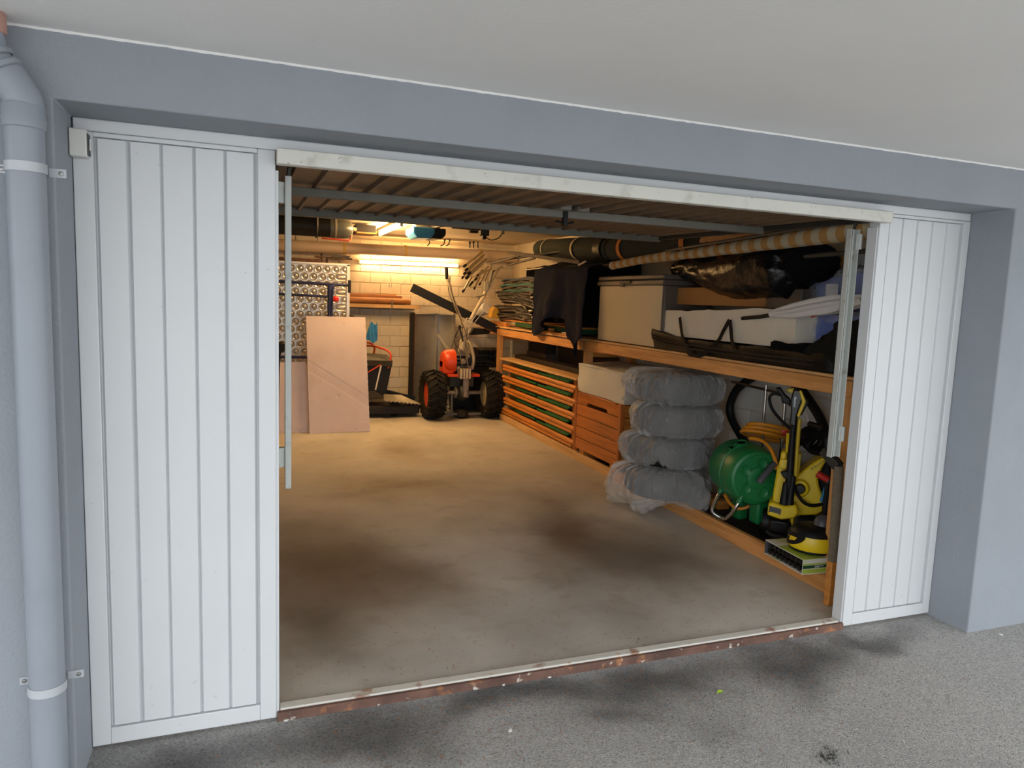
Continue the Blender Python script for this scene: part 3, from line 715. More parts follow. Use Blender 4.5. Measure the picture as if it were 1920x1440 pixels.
# leaning dark bar
a=P(772,539,y=6.75);c=P(935,619,y=6.6)
o=MB().bar(a,c,.05,.115,(0,0,1)).build('leaning_bar',M_black,None,bev=.004);tag(o,'long matt black bar sloping behind the tiller handles','bar')
o=MB().bar(a+V((.02,-.0,-.062)),c+V((0,-.0,-.062)),.045,.012,(0,0,1)).build('wooden_lath',M_planedwood,None);tag(o,'thin wooden lath under the sloping black bar','lath')

# ------------------------------------------------------------------ walk behind tractor
tl=thing('walk_behind_tractor','orange walk-behind tractor with two lugged tyres and raised handlebars','tractor',(2.58,6.4,0))
TY=6.42
def wheel(xc,outer):
    R=.325;W=.125
    T=axisT((xc,TY,R+.0),(1,0,0))
    tb=MB().lathe([(.17,-W*.75),(.22,-W*.95),(.275,-W*.98),(.298,-W*.8),(.302,0),(.298,W*.8),(.275,W*.98),(.22,W*.95),(.17,W*.75)],40,T,closed=True)
    nl=20
    for i in range(nl):
        for sd in (-1,1):
            a=2*math.pi*(i+(.5 if sd>0 else 0))/nl
            pts=[]
            for t in (0,1):
                aa=a+(-.20*t)*-1
                xx=sd*(.004+t*W*.98)
                rr=.300-(.03 if t else 0)
                pts.append((aa,xx,rr))
            vs_=[]
            for (aa,xx,rr) in pts:
                for da in (-.05,.05):
                    for h in (0,.032):
                        r2=rr+h-(.004 if h==0 else 0)
                        d2=da*(1 if h==0 else .7)
                        vs_.append((r2*math.cos(aa+d2),r2*math.sin(aa+d2),xx))
            tb.add(vs_,[(0,1,3,2),(4,6,7,5),(0,4,5,1),(2,3,7,6),(1,5,7,3),(0,2,6,4)],T)
    ty=tb.build('tyre',M_rubber,tl,ang=30)
    MB().lathe([(.17,-.08),(.175,-.06),(.15,-.02),(.06,-.03*outer),(.03,-.03*outer)],32,T).build('rim',M_cream_enamel if outer<0 else M_orange2,tl)
    hb=MB().lathe([(.055,-.05),(.055,.05)],16,T).build('hub',M_engine,tl)
    for k in range(5):
        an=k*2*math.pi/5;MB().tube([T@V((.10*math.cos(an),.10*math.sin(an),-.06)),T@V((.10*math.cos(an),.10*math.sin(an),.06))],.012,6).build('wheel_bolt',M_steel,hb)
wheel(2.195,1);wheel(2.985,-1)
def PT(px,py,dy=0): return P(px,py,y=TY+dy)
MB().tube([(2.30,TY,.345),(2.86,TY,.345)],.026,14).build('axle',M_engine,tl)
for x in (2.50,2.66): MB().lathe([(.03,-.012),(.075,-.012),(.075,.012),(.03,.012)],20,axisT((x,TY,.345),(1,0,0)),closed=True).build('axle_flange',M_steel,tl)
MB().lathe([(.06,-.05),(.10,-.04),(.115,0),(.10,.04),(.06,.05)],24,axisT((2.585,TY-.03,.345),(1,0,0))).build('gearbox',M_darksteel,tl)
q=PT(870,722);MB().bar((2.60,TY-.12,.30),(2.595,TY-.12,.56),.055,.06,(0,1,0)).build('gearbox_housing',M_engine,tl,bev=.01)
for x in (2.565,2.63): MB().tube([(x,TY-.15,.40),(x,TY-.15,.56)],.011,8).build('linkage_rod',M_chrome,tl)
hp=PT(871,698,-.15)
MB().box(hp.x-.075,hp.x+.075,TY-.20,TY-.05,hp.z-.085,hp.z+.05).build('hitch_block',M_engine,tl,bev=.01)
for dx in (-.06,-.02,.02,.06): MB().box(hp.x+dx-.008,hp.x+dx+.008,TY-.215,TY-.195,hp.z-.08,hp.z+.045).build('hitch_rib',M_cream_enamel,tl,bev=.002)
MB().box(2.37,2.81,TY-.10,TY+.25,.565,.60).build('skirt_plate',M_orange,tl,bev=.008)
MB().box(2.42,2.76,TY+.0,TY+.3,.42,.565).build('lower_frame',M_darksteel,tl,bev=.01)
MB().box(2.47,2.74,TY+.02,TY+.30,.60,.86).build('engine_block',M_darksteel,tl,bev=.015)
for i in range(5): MB().box(2.47,2.66,TY-.03,TY+.2,.64+i*.05,.655+i*.05).build('cooling_fin',M_engine,tl,bev=.003)
for px,py,s_ in ((862,660,.035),(876,668,.03),(868,678,.04),(880,690,.03),(858,690,.028),(873,655,.026)):
    q=PT(px,py,-.05);MB().lathe([(s_*.7,0),(s_,.01),(s_,.04),(s_*.6,.055)],12,axisT(q,(0,-1,.1))).build('engine_fitting',M_engine,tl)
# recoil shroud: wide half disc
T=axisT((2.44,TY+.05,.76),(-1,0,0))
MB().lathe([(.0001,.13),(.08,.13),(.125,.115),(.15,.08),(.16,.0),(.16,-.04)],28,T).build('starter_shroud',M_orange,tl,ang=50)
MB().box(2.31,2.46,TY-.06,TY+.16,.60,.78).build('shroud_base',M_orange,tl,bev=.02)
ex=smooth([PT(885,692,0),PT(888,676,-.02),PT(886,660,0),PT(882,645,.05),PT(876,640,.1)],5)
MB().tube(ex,.022,10).build('exhaust_pipe',M_cream_enamel,tl)
MB().lathe([(.03,0),(.045,.02),(.045,.12),(.03,.14)],14,axisT(PT(889,668,.12),(0,.2,1))).build('exhaust_silencer',M_darksteel,tl)
MB().add([PT(884,650,.0),PT(896,652,.0),PT(886,640,.0),PT(884,650,.03),PT(896,652,.03),PT(886,640,.03)],[(0,1,2),(5,4,3),(0,3,4,1),(1,4,5,2),(2,5,3,0)]).build('heat_shield',M_cream_enamel,tl)
# handlebar column and handles
MB().tube(smooth([PT(866,655,-.02),PT(869,636,-.04),PT(872,612,-.06)],4),[.05,.05,.048,.046,.043,.04,.038,.036,.035][:9],12).build('handle_column',M_cream_enamel,tl)
MB().box(*(lambda q:(q.x-.05,q.x+.06,q.y-.03,q.y+.03,q.z-.05,q.z+.03))(PT(873,608,-.06))).build('handle_clamp',M_cream_enamel,tl,bev=.012)
MB().tube(smooth([PT(868,607,-.06),PT(861,590,-.08),PT(852,568,-.12),PT(844,545,-.16),PT(839,522,-.2)],5),.021,10).build('handlebar',M_cream_enamel,tl)
MB().tube(smooth([PT(878,608,-.06),PT(890,585,-.08),PT(902,565,-.12),PT(910,548,-.16),PT(917,528,-.2)],5),.024,10).build('handlebar',M_cream_enamel,tl)
MB().tube([PT(838,523,-.2),PT(837,502,-.22)],.021,10).build('grip',M_rubber,tl)
MB().tube([PT(918,530,-.2),PT(923,510,-.22)],.018,10).build('grip',M_steel,tl)
MB().tube(smooth([PT(839,524,-.2),PT(843,530,-.22),PT(844,518,-.24)],4),.008,6).build('lever',M_steel,tl)
MB().box(*(lambda q:(q.x-.03,q.x+.03,q.y-.03,q.y+.03,q.z-.06,q.z+.06))(PT(911,536,-.2))).build('control_cluster',M_cream_enamel,tl,bev=.008)
for a,b2 in (((905,546),(906,526)),((916,545),(925,525)),((908,552),(896,560)),((902,556),(893,556))): MB().tube([PT(*a,-.22),PT(*b2,-.24)],.009,6).build('lever',M_alu,tl)
cab=[[(912,545),(918,560),(913,575),(900,592),(885,612),(872,640)],[(909,548),(905,570),(893,590),(882,608),(876,640)],[(840,528),(842,550),(855,580),(866,606),(868,640)],[(845,530),(850,560),(860,590),(872,620),(880,650)],[(866,640),(857,650),(852,636),(860,618),(874,612)],[(862,612),(852,636),(846,652)],[(880,625),(868,632),(858,640)]]
for k in cab: MB().tube(smooth([PT(*p,-.2+.03*i) for i,p in enumerate(k)],5),.0035,6).build('control_cable',M_boxw if k[0][0]>905 else M_black,tl)
q=PT(879,601,-.1);MB().tube([q+V((dx,0,dz)) for dx,dz in ((-.04,-.02),(.045,-.03),(.05,.02),(-.035,.03))],.008,6,closed=True).build('throttle_frame',M_boxw,tl)
MB().tube([PT(868,640,-.1),PT(862,615,-.14)],.012,8).build('gear_lever',M_darksteel,tl)
MB().lathe([(.0001,.022),(.016,.018),(.02,0),(.014,-.018),(.0001,-.022)],12,axisT(PT(862,613,-.14),(0,0,1))).build('lever_knob',M_black,tl)
for a in ((860,648),(872,652)): MB().tube([PT(*a,-.1),PT(a[0]+6,a[1]+36,-.12)],.007,6).build('linkage_rod',M_alu,tl)
MB().bar((2.36,TY-.02,.06),(2.86,TY-.02,.06),.05,.03).build('stand_bar',M_steel,tl,bev=.004)
MB().bar((2.45,TY-.02,.06),(2.45,TY,.33),.03,.03,(0,1,0)).build('stand_leg',M_steel,tl,bev=.004)
MB().lathe([(.05,0),(.11,.03),(.09,.1),(.04,.12)],18,Matrix.Translation((2.6,TY+.02,.0))).build('pto_cover',M_rubber,tl)
MB().box(2.44,2.72,TY+.30,TY+.55,.40,.75).build('front_engine_cover',M_darksteel,tl,bev=.03)
q=PT(855,640,.1)
MB().prism([(0,0),(.28,.02),(.33,.09),(.05,.1)],.06,axisT(PT(878,628,.3),(0,-1,0),(1,0,0))).build('chain_guard',M_black,tl,bev=.01)

# ------------------------------------------------------------------ timber rack along the right wall (rack coordinates: depth, along, up)
rk=thing('timber_rack','pine timber rack with posts and long shelf along the right wall','rack',RK@V((.3,3.5,0)))
def R(): return MB(RK)
R().box(-.022,.022,.28,3.66,1.135,1.222).build('front_beam',M_rack,rk,bev=.004)
R().box(.022,.062,3.3,7.3,1.118,1.205).build('front_beam',M_rack,rk,bev=.004)
for s0 in (.30,3.66,6.45): 
    R().box(.022,.075,s0,s0+.12,0.04,1.134).build('post',M_rackp,rk,bev=.004)
    R().box(.50,.555,s0,s0+.12,0.04,1.134).build('post',M_rackp,rk,bev=.004)
    R().box(.0221 if s0<3 else .063,.5,s0+.03,s0+.075,1.06,1.134).build('cross_bearer',M_framex,rk,bev=.003)
for i in range(3): R().box(.0+.195*i,.19+.195*i,.28,7.3,1.2225,1.24).build('shelf_plank',M_rackpale,rk,bev=.003)
R().box(-.01,.03,.22,2.98,0,.105).build('kick_board',M_rack,rk,bev=.004)
R().box(-.012,.03,2.985,6.25,0,.085).build('kick_board',M_rackpale,rk,bev=.004)
R().box(.03,.56,.22,6.6,.0,.04).build('base_board',mat('dark brown base board','2b221b',.8,var=.2,vs=8),rk)
R().box(.30,.40,1.8,2.4,.0405,.104).build('support_plank',M_framex,rk,bev=.003)
# little packing blocks and lath on the far shelf edge
R().box(.0,.10,4.05,5.2,1.241,1.262).build('edge_lath',M_framex,rk,bev=.003)
R().box(.0,.05,4.62,4.68,1.2625,1.30).build('packing_block',M_framex,rk,bev=.003)
R().box(.0,.07,4.0,4.3,1.2625,1.275).build('packing_block',M_boxw,rk,bev=.003)
R().box(.02,.07,6.2,6.9,1.241,1.30).build('packing_block',M_framex,rk,bev=.003)
# green trays on the far shelf, under a pine shelf board
for i,(s0,s1,z) in enumerate([(5.05,5.95,1.305),(4.0,4.85,1.305)]):
    t=R();t.box(.06,.45,s0,s1,1.263,1.27)
    for a,b_,c_,d_ in ((.06,.07,s0,s1),(.44,.45,s0,s1),(.07,.44,s0,s0+.01),(.07,.44,s1-.01,s1)): t.box(a,b_,c_,d_,1.27,1.32)
    g=t.build('green_tray',M_gtray,None,bev=.003)
    tag(g,['shallow dark green tray on the shelf under the folded chairs','shallow green tray on the shelf below the navy cloth'][i],'tray',group='green trays on the shelf')
o=R().box(.055,.47,3.95,6.6,1.321,1.34).build('tray_lid_board',M_framex,None,bev=.003);tag(o,'reddish pine board lying over the green trays','board')

# ------------------------------------------------------------------ stack of pine frames with green slats
def pframe(z,label,first=None):
    """low lounger-like frame: two round front rails, end blocks, stepped green slats"""
    f=thing('slatted_frame',label,'wooden frame',RK@V((.0,5.0,z)),group='stacked pine frames with green slats')
    zz=z
    R().tube([(.012,3.86,zz+.062),(.012,6.2,zz+.062)],.0245,12).build('round_rail',M_frame,f)
    R().box(.03,.05,3.90,6.2,zz+.03,zz+.075).build('inner_rail',M_frame,f,bev=.004)
    R().tube([(.012,3.92,zz+.019),(.012,6.2,zz+.019)],.018,10).build('thin_rail',M_frame,f)
    R().box(.46,.50,3.86,6.2,zz+.03,zz+.14).build('rear_rail',M_frame,f,bev=.004)
    for s0 in (3.99,6.06): R().box(.05,.46,s0,s0+.05,zz+.004,zz+.141).build('end_block',M_framex,f,bev=.003)
    return f
zb=.095
for k in range(5):
    lab=['bottom pine frame of the stack, resting on the kick board','second pine frame from the bottom of the stack','middle pine frame of the five in the stack','second pine frame from the top of the stack','top pine frame of the stack under the pale board'][k]
    z=zb+k*.142
    f=pframe(z,lab)
    if k<5:
        for j,(s0,s1,dz) in enumerate([(4.06,4.70,.0),(4.12,5.0,-.018),(5.08,5.75,-.012),(5.4,6.02,.006)]):
            R().box(.02+.006*j,.05+.006*j,s0,s1,z+.108+dz,z+.132+dz).build('green_slat',M_green,f,bev=.002)
            R().box(.12+.02*j,.40+.01*j,s0,s1,z+.108+dz,z+.122+dz).build('green_slat',M_green,f,bev=.002)
o=R().box(-.02,.48,3.83,6.3,zb+5*.142-.001+.004,zb+5*.142+.026).build('pale_board',M_rackpale,None,bev=.003);tag(o,'thin pale pine board on top of the stack of frames','board')
ztop=zb+5*.142+.027
o=R().box(.16,.34,3.85,6.2,ztop,ztop+.055).build('black_foam_strip',M_black,None,bev=.006);tag(o,'long flat black strip lying on the pale board','strip')
o=R().box(.475,.49,3.9,5.5,ztop-.0,1.05).build('hardboard_sheet',M_brownfab,None);tag(o,'large dark taupe panel standing at the wall behind the frame stack','panel')
bx=thing('storage_box','dark box with grey lower half under the shelf beside the far post','box',RK@V((.4,6.1,ztop)))
R().box(.345,.49,5.55,6.25,ztop,ztop+.10).build('box_base',M_greytube,bx,bev=.004)
R().box(.345,.49,5.6,6.2,ztop+.1001,ztop+.22).build('box_lid',M_brownfab,bx,bev=.004)
mat_pot=mat('black ribbed pot plastic','26282a',.3,var=.2)
for r_ in range(3):
    for k in range(7):
        q=P(893+k*6,660+r_*11,y=7.0)
        t=thing('stacked_pot',['first','second','third','fourth','fifth','sixth','seventh'][k]+' black ribbed pot from the left in the '+['top','middle','bottom'][r_]+' row behind the tractor','pot',q-V((0,0,.05)),group='black pots heaped behind the tractor')
        MB().lathe([(.03,-.045),(.045,.0),(.034,.004),(.046,.04),(.05,.05),(.03,.05)],10,axisT(q,(.2*math.sin(k*2.1),-.4,1))).build('pot_body',mat_pot,t)
o=MB().box(2.60,3.15,6.96,7.1,.02,q.z-.05).build('dark_crate',M_black,None,bev=.01);tag(o,'dark crate under the heap of black pots behind the tractor','crate')

# ------------------------------------------------------------------ pine chest and white bag
ch=thing('pine_chest','orange varnished pine chest with handle slot and plank sides','chest',RK@V((.2,3.33,.15)))
d0,d1,s0,s1,z0,z1=-.03,.42,2.84,3.82,.135,.70
for a in (s0,s1-.045):
    for d in (d0,d1-.045): R().box(d,d+.045,a,a+.045,z0-.03 if d==d0 else z0,z1+.012).build('corner_post',M_chestz,ch,bev=.006)
hz=(z1-z0)/5
for k in range(5):
    za=z0+k*hz+.0035;zb2=z0+(k+1)*hz-.0035
    if k<4: R().box(d0+.008,d0+.028,s0+.045,s1-.045,za,zb2).build('front_plank',M_chest,ch,bev=.003)
    else:
        # top plank with the handle slot: notch cut from its lower edge
        c0,c1=3.10,3.56
        pl=R()
        poly=[(s0+.045,za),(c0,za),(c0+.03,za+.030),(c1-.03,za+.030),(c1,za),(s1-.045,za),(s1-.045,zb2),(s0+.045,zb2)]
        pl.prism(poly,.02,Matrix(((0,0,1,d0+.008),(1,0,0,0),(0,1,0,0),(0,0,0,1))))
        pl.build('front_plank',M_chest,ch,bev=.003)
    for e in (s0+.008,s1-.028): R().box(d0+.045,d1-.045,e,e+.02,za,zb2).build('end_plank',M_framex,ch,bev=.003)
    R().box(d1-.03,d1-.01,s0+.045,s1-.045,za,zb2).build('rear_plank',M_chest,ch)
R().box(d0+.03,d1-.03,s0+.03,s1-.03,z0,z0+.012).build('chest_floor',M_black,ch)
R().box(d0,d1,s0+.1,s1-.1,z1-.006,z1+.010).build('lid_board',M_chest,ch,bev=.004)
for a in (s0+.15,s1-.2): R().box(.0,.38,a,a+.06,.041,z0-.001).build('runner',M_framex,ch)
wb=thing('fabric_bag','white woven storage bag with zip lid on the pine chest','bag',RK@V((.15,3.3,z1+.02)))
def softbox(d0,d1,s0,s1,z0,z1,amp=.012,sc=6,n=14,top=None,X=RK,ph=0,rnd=.06):
    """padded box with creased faces"""
    b=MB(X)
    vs_=[];fs=[];idx={}
    def vid(p):
        k=tuple(round(c,5) for c in p)
        if k not in idx: idx[k]=len(vs_);vs_.append(p)
        return idx[k]
    for ax in range(3):
        for sd in (0,1):
            for i in range(n):
                for j in range(n):
                    q=[]
                    for (u,v) in ((i,j),(i+1,j),(i+1,j+1),(i,j+1)):
                        c=[0,0,0];c[ax]=sd;c[(ax+1)%3]=u/n;c[(ax+2)%3]=v/n;q.append(vid(tuple(c)))
                    fs.append(tuple(q if sd else reversed(q)))
    out=[]
    for c in vs_:
        e=V([2*x-1 for x in c]);L=max(abs(e.x),abs(e.y),abs(e.z))
        k=sum(abs(t)**10 for t in e)**.1
        e2=e*((1-rnd)+rnd*1.0/k) if k>0 else e
        p=V((d0+(d1-d0)*(e2.x+1)/2,s0+(s1-s0)*(e2.y+1)/2,z0+(z1-z0)*(e2.z+1)/2))
        if top: p=top(p,c)
        h=amp*(nz((p.x*sc+ph,p.y*sc*.7,p.z*sc))+.5*nz((p.x*sc*2.3,p.y*sc*2+ph,p.z*sc*2.3)))
        cen=V(((d0+d1)/2,(s0+s1)/2,(z0+z1)/2));dr=(p-cen)
        p=p+V((e.x if abs(e.x)>.98 else 0,e.y if abs(e.y)>.98 else 0,e.z if abs(e.z)>.98 and c[2]>.5 else 0))*h
        out.append(p)
    return b.add(out,fs)
zt=z1+.014
softbox(-.02,.40,2.80,3.80,zt,zt+.285,.018,5,16,lambda p,c:V((p.x,p.y,p.z+(c[2])*(.015*math.sin(c[1]*3.1)+.018*(c[1]-.3)-.02*(1-c[0])))),rnd=.10).build('bag_body',M_bagw,wb,ang=70)
R().tube(smooth([(-.02,2.83,zt+.275),(-.028,3.1,zt+.275),(-.026,3.45,zt+.268),(-.02,3.77,zt+.26)],5),.006,6).build('piping',M_bagw,wb)
R().tube(smooth([(-.015,2.82,zt+.275),(.2,2.805,zt+.29),(.38,2.82,zt+.275)],5),.006,6).build('piping',M_bagw,wb)

# ------------------------------------------------------------------ four tyres in plastic bags
def bagged_tyre(cx,cy,z,rot,seed,label,tails):
    t=thing('bagged_tyre',label,'tyre',(cx,cy,z),group='bagged tyres in the stack')
    R_=.315;h=.215;zc=z+h/2+.008
    T=Matrix.Translation((cx,cy,zc))
    tb=MB().lathe([(.20,-h*.40),(.245,-h*.5),(.285,-h*.46),(.308,-h*.36),(R_,-h*.30),(R_+.002,0),(R_,h*.30),(.308,h*.36),(.285,h*.46),(.245,h*.5),(.20,h*.40),(.195,0)],48,T,closed=True)
    for k in range(60):
        an=2*math.pi*k/60
        tb.bar(T@V(((R_+.002)*math.cos(an),(R_+.002)*math.sin(an),-h*.30)),T@V(((R_+.002)*math.cos(an+.05),(R_+.002)*math.sin(an+.05),h*.30)),.010,.006,(math.cos(an),math.sin(an),0))
    tb.build('tyre',M_rubber,t)
    MB().lathe([(.198,-.06),(.19,.0),(.198,.06),(.17,.05),(.06,.07),(.0001,.07)],32,T).build('rim',M_steel,t)
    def f(u,v):
        a=2*math.pi*u;ph=(v-.5)*math.pi
        cz=math.sin(ph);cr=max(0,math.cos(ph))
        sr=abs(cr)**.45;sz=(abs(cz)**.62)*(1 if cz>=0 else -1)
        rr=.335*sr;zz=(h/2+.026)*sz
        d=V((math.cos(a),math.sin(a),0))
        nn=nz((d.x*2.2+seed,d.y*2.2,zz*6))
        w1=1-abs(noise.noise(V((d.x*7+seed*3,d.y*7,zz*9))))*2
        w2=1-abs(noise.noise(V((a*9+seed,zz*2.5,rr*4))))*2
        side=min(1,sr)
        w3=abs(math.sin(a*11+seed*5+6*noise.noise(V((a*2,zz*8,seed)))))**6
        rr+=side*(.014*nn+.026*max(0,w1)**3+.020*max(0,w2)**3+.016*w3*(.4+.6*max(0,nz((d.x*3,d.y*3,seed)))))
        zz+=.006*nn*side
        if zz>0: zz+=.010*max(0,w1)*(1-.3*side)
        for (ta,tw,tl,dz) in tails:
            g=math.exp(-((math.atan2(math.sin(a-ta),math.cos(a-ta)))/tw)**2)
            rr+=tl*g*side*(1-.5*abs(cz)); zz+=dz*g*side*(1-max(0,cz)**.3 if cz>0 else 1)+ .02*g*math.sin(a*30+seed)*side
        return V((cx,cy,max(zc+zz,.006)))+d*rr
    MB().grid(f,140,44,0,True).build('plastic_bag',M_bagfilm,t,ang=80)
    return t
tcx,tcy=3.04,2.09
bagged_tyre(tcx-.03,tcy+.0,.108,0,1.3,'bottom bagged tyre of the four, its bag spread over the floor',[(2.6,.38,.11,-.13),(-1.45,.25,.13,-.06),(3.6,.4,.06,-.11)])
bagged_tyre(tcx+.0,tcy+.03,.354,1,4.1,'second bagged tyre from the bottom, with a puffed up bag fold',[(2.9,.4,.05,.02),(3.9,.22,.05,.06)])
bagged_tyre(tcx+.03,tcy+.0,.600,2,7.7,'third bagged tyre from the bottom, bag tight on the tread',[(3.3,.3,.015,.0)])
bagged_tyre(tcx+.03,tcy+.02,.846,3,9.9,'topmost bagged tyre of the stack, bag bulging toward the white bag',[(2.5,.5,.07,.05),(3.9,.3,.02,.0)])

# ------------------------------------------------------------------ green hose reel
hr=thing('hose_reel','green moulded hose reel with chrome foot and grey crank','hose reel',(3.2,1.35,.05))
fc=P(1420,897,y=1.14);Rr=.185
RA=V((.25,.968,0));RS=V((.968,-.25,0));fcv=V((fc.x,1.14,fc.z))
T=axisT(fcv,RA,RS)
MB().lathe([(.0001,.0),(.155,.0),(.16,-.004),(.178,.004),(.188,.02),(.198,.07),(.202,.13),(.196,.135),(.196,.15),(.204,.155),(.206,.26),(.198,.36),(.18,.385),(.10,.39),(.0001,.39)],48,T).build('drum_housing',M_greenreel,hr,ang=30)
for k in range(5):
    an=math.radians(150+72*k) ; cx_,cz_=.105*math.cos(an),.105*math.sin(an)
    tt=axisT(fcv+RS*cx_+V((0,0,cz_)),-RA)
    MB().lathe([(.037,.0),(.037,.010),(.034,.013),(.030,.010),(.0001,.008)],24,tt).build('round_boss',M_greenreel,hr)
MB().lathe([(.075,.0),(.073,.012),(.05,.018),(.0001,.018)],28,axisT(fcv,-RA)).build('hub_disc',M_greenreel,hr)
q0=P(1448,873,y=1.06);q1=P(1425,902,y=1.05)
MB().tube([q0+V((.02,.0,.01)),q0,q1,q1+V((-.005,0,-.012))],.022,12).build('crank_grip',M_greyplastic,hr)
MB().tube([V((fc.x,1.13,fc.z)),P(1430,903,y=1.07)],.014,8).build('crank_arm',M_greyplastic,hr)
MB().tube([q0+V((.02,0,.01)),P(1458,876,y=1.09)],.02,8).build('crank_boss',M_greenreel,hr)
fp=[P(1349,925,y=1.40),P(1337,950,y=1.38),P(1338,962,y=1.36),P(1357,972,y=1.30),P(1366,968,y=1.24),P(1376,957,y=1.18),P(1387,940,y=1.16)]
for p in fp: p.z=max(p.z,.055)
MB().tube(smooth(fp,6),.0125,12).build('chrome_foot',M_chrome,hr)
MB().tube([P(1349,924,y=1.40),P(1354,914,y=1.40)],.019,10).build('foot_socket',M_greenreel,hr)
MB().tube([P(1384,944,y=1.16),P(1391,930,y=1.16)],.019,10).build('foot_socket',M_greenreel,hr)
for px in ((1377,841),(1390,832)):
    q=P(*px,y=1.33)
    MB().lathe([(.036,-.02),(.042,.0),(.042,.014),(.033,.014),(.030,-.01),(.0001,-.012)],20,axisT(q,(-.25,-.15,1))).build('spout_ring',M_greenreel,hr)
    MB().lathe([(.030,.0),(.0001,.0)],20,axisT(q+V((0,0,.008)),(-.25,-.15,1))).build('spout_shade',M_ink,hr)  # flat black disc paints the shade inside the spout
MB().box(fc.x+.06,fc.x+.16,1.18,1.28,.12,fc.z-.12).build('reel_leg',M_greenreel,hr,bev=.02)
MB().box(fc.x+.08,fc.x+.17,1.40,1.5,.085,fc.z-.12).build('reel_leg',M_greenreel,hr,bev=.02)
MB().lathe([(.02,-.03),(.055,-.03),(.06,0),(.055,.03),(.02,.03)],20,axisT((fc.x+.14,1.18,.105),(0,1,0)),closed=True).build('reel_wheel',M_black,hr)
# orange hose: coils on the reel and a loop below
oh=thing('garden_hose','orange garden hose coiled over the green reel','hose',P(1420,815,y=1.35))
pts=[]
cc=P(1435,818,y=1.4)
for k in range(3):
    pts=[cc+V((.19*math.cos(a)+.01*k,.12*math.sin(a)-.02*k,.055*math.cos(a*1.0+2.6)+.028*k)) for a in [i*2*math.pi/28 for i in range(28)]]
    MB().tube(pts,.0125,8,closed=True).build('hose_coil',M_hose,oh)
MB().tube(smooth([P(1405,822,y=1.3),P(1428,826,y=1.22),P(1445,842,y=1.12),P(1454,865,y=1.06),P(1456,880,y=1.05)],6),.0125,8).build('hose_end',M_hose,oh)
lp=[P(1359,927,y=1.42),P(1366,940,y=1.42),P(1378,952,y=1.40),P(1395,953,y=1.36),P(1405,948,y=1.34)]
for p in lp:p.z=max(p.z,.055)
MB().tube(smooth(lp,6),.012,8).build('hose_loop',M_hose,oh)

# ------------------------------------------------------------------ things leaning on the wall behind the reel
vh=thing('vacuum_hose','thick black vacuum hose looped against the white wall','hose',P(1400,830,x=3.5))
def PX(px,py,x=3.5): return P(px,py,x=x)
MB().tube(smooth([PX(1398,716),PX(1380,733),PX(1369,760),PX(1372,785),PX(1386,812),PX(1402,838)],7),.032,12).build('hose_loop',M_black,vh)
MB().tube(smooth([PX(1508,738),PX(1522,758),PX(1538,785),PX(1548,815),PX(1553,850)],7),.032,12).build('hose_loop',M_black,vh)
MB().tube(smooth([PX(1398,716),PX(1430,700),PX(1470,705),PX(1508,738)],7),.032,12).build('hose_loop',M_black,vh)
ct=thing('chrome_stand','chrome tubular stand with red knob behind the hose reel','stand',PX(1450,860,3.42))
for a,b_ in (((1437,722),(1430,850)),((1472,755),(1463,850))):
    e=PX(*b_,3.42);e.z=.05;s_=PX(*a,3.42);MB().tube([s_,V((s_.x,s_.y,.05))],.0125,10).build('chrome_leg',M_chrome,ct)
MB().tube([PX(1373,716,3.42),PX(1460,737,3.42)],.010,8).build('chrome_crossbar',M_chrome,ct)
MB().lathe([(.01,-.02),(.028,-.014),(.032,0),(.028,.014),(.01,.02)],12,axisT(PX(1470,808,3.40),(-.6,-.7,0)),closed=False).build('red_knob',M_red,ct)
cr=thing('crank_handle','black crank grip on a bright rod by the vacuum hose','crank',PX(1515,790,3.35))
MB().tube([PX(1511,774,3.35),PX(1517,794,3.35)],.008,8).build('crank_rod',M_boxw,cr)
MB().tube([PX(1518,795,3.35),PX(1545,804,3.35)],.020,12).build('crank_grip',M_black,cr)

# ------------------------------------------------------------------ pressure washer
pw=thing('pressure_washer','yellow and black pressure washer with lance and spray gun upright','pressure washer',(3.25,.98,.05))
yw=.98
WN=V((.68,.733,0));WO=V((3.20,yw,0))
def PW(px,py,dy=0):
    """point on the washer's upright front plane (it stands turned 43 degrees in the rack), dy metres behind it"""
    d=fw*FPX+rt*(px-960)-up*(py-720)
    return CAM+d*((WN.dot(WO-CAM)+dy)/WN.dot(d))
def slab(poly,dy,th,mt,name,parent=None,bev=.012):
    """outline in the washer's front plane with real thickness"""
    A=[PW(x,y,dy) for x,y in poly];n=len(A);B=[a+WN*th for a in A]
    return MB().add(A+B,[tuple(range(n)),tuple(range(2*n-1,n-1,-1))]+[(i,n+i,n+(i+1)%n,(i+1)%n) for i in range(n)]).build(name,mt,parent or pw,bev=bev,ang=40)
# back tower
slab([(1448,948),(1450,920),(1457,880),(1463,862),(1464,848),(1476,846),(1474,865),(1478,905),(1470,946)],-.05,.14,M_yellow,'left_tower')
slab([(1461,878),(1462,861),(1478,862),(1476,880)],-.07,.1,M_yellow,'tower_clip',bev=.006)
slab([(1489,900),(1494,852),(1503,850),(1498,890)],-.03,.08,M_yellow,'right_tower',bev=.006)
slab([(1494,892),(1525,868),(1546,856),(1550,862),(1538,885),(1533,895),(1536,915),(1546,940),(1552,955),(1530,966),(1490,968),(1484,946),(1488,905)],.0,.22,M_yellow,'motor_housing',bev=.02)
slab([(1510,884),(1550,857),(1558,868),(1560,950),(1546,945),(1532,905),(1530,893)],.10,.16,M_black,'motor_rear_cover',bev=.015)
q=PW(1500,914,-.0)
MB().lathe([(.058,.03),(.058,-.02),(.05,-.035),(.036,-.04),(.034,-.03),(.0001,-.028)],28,axisT(q,WN)).build('dial_boss',M_yellow,pw)
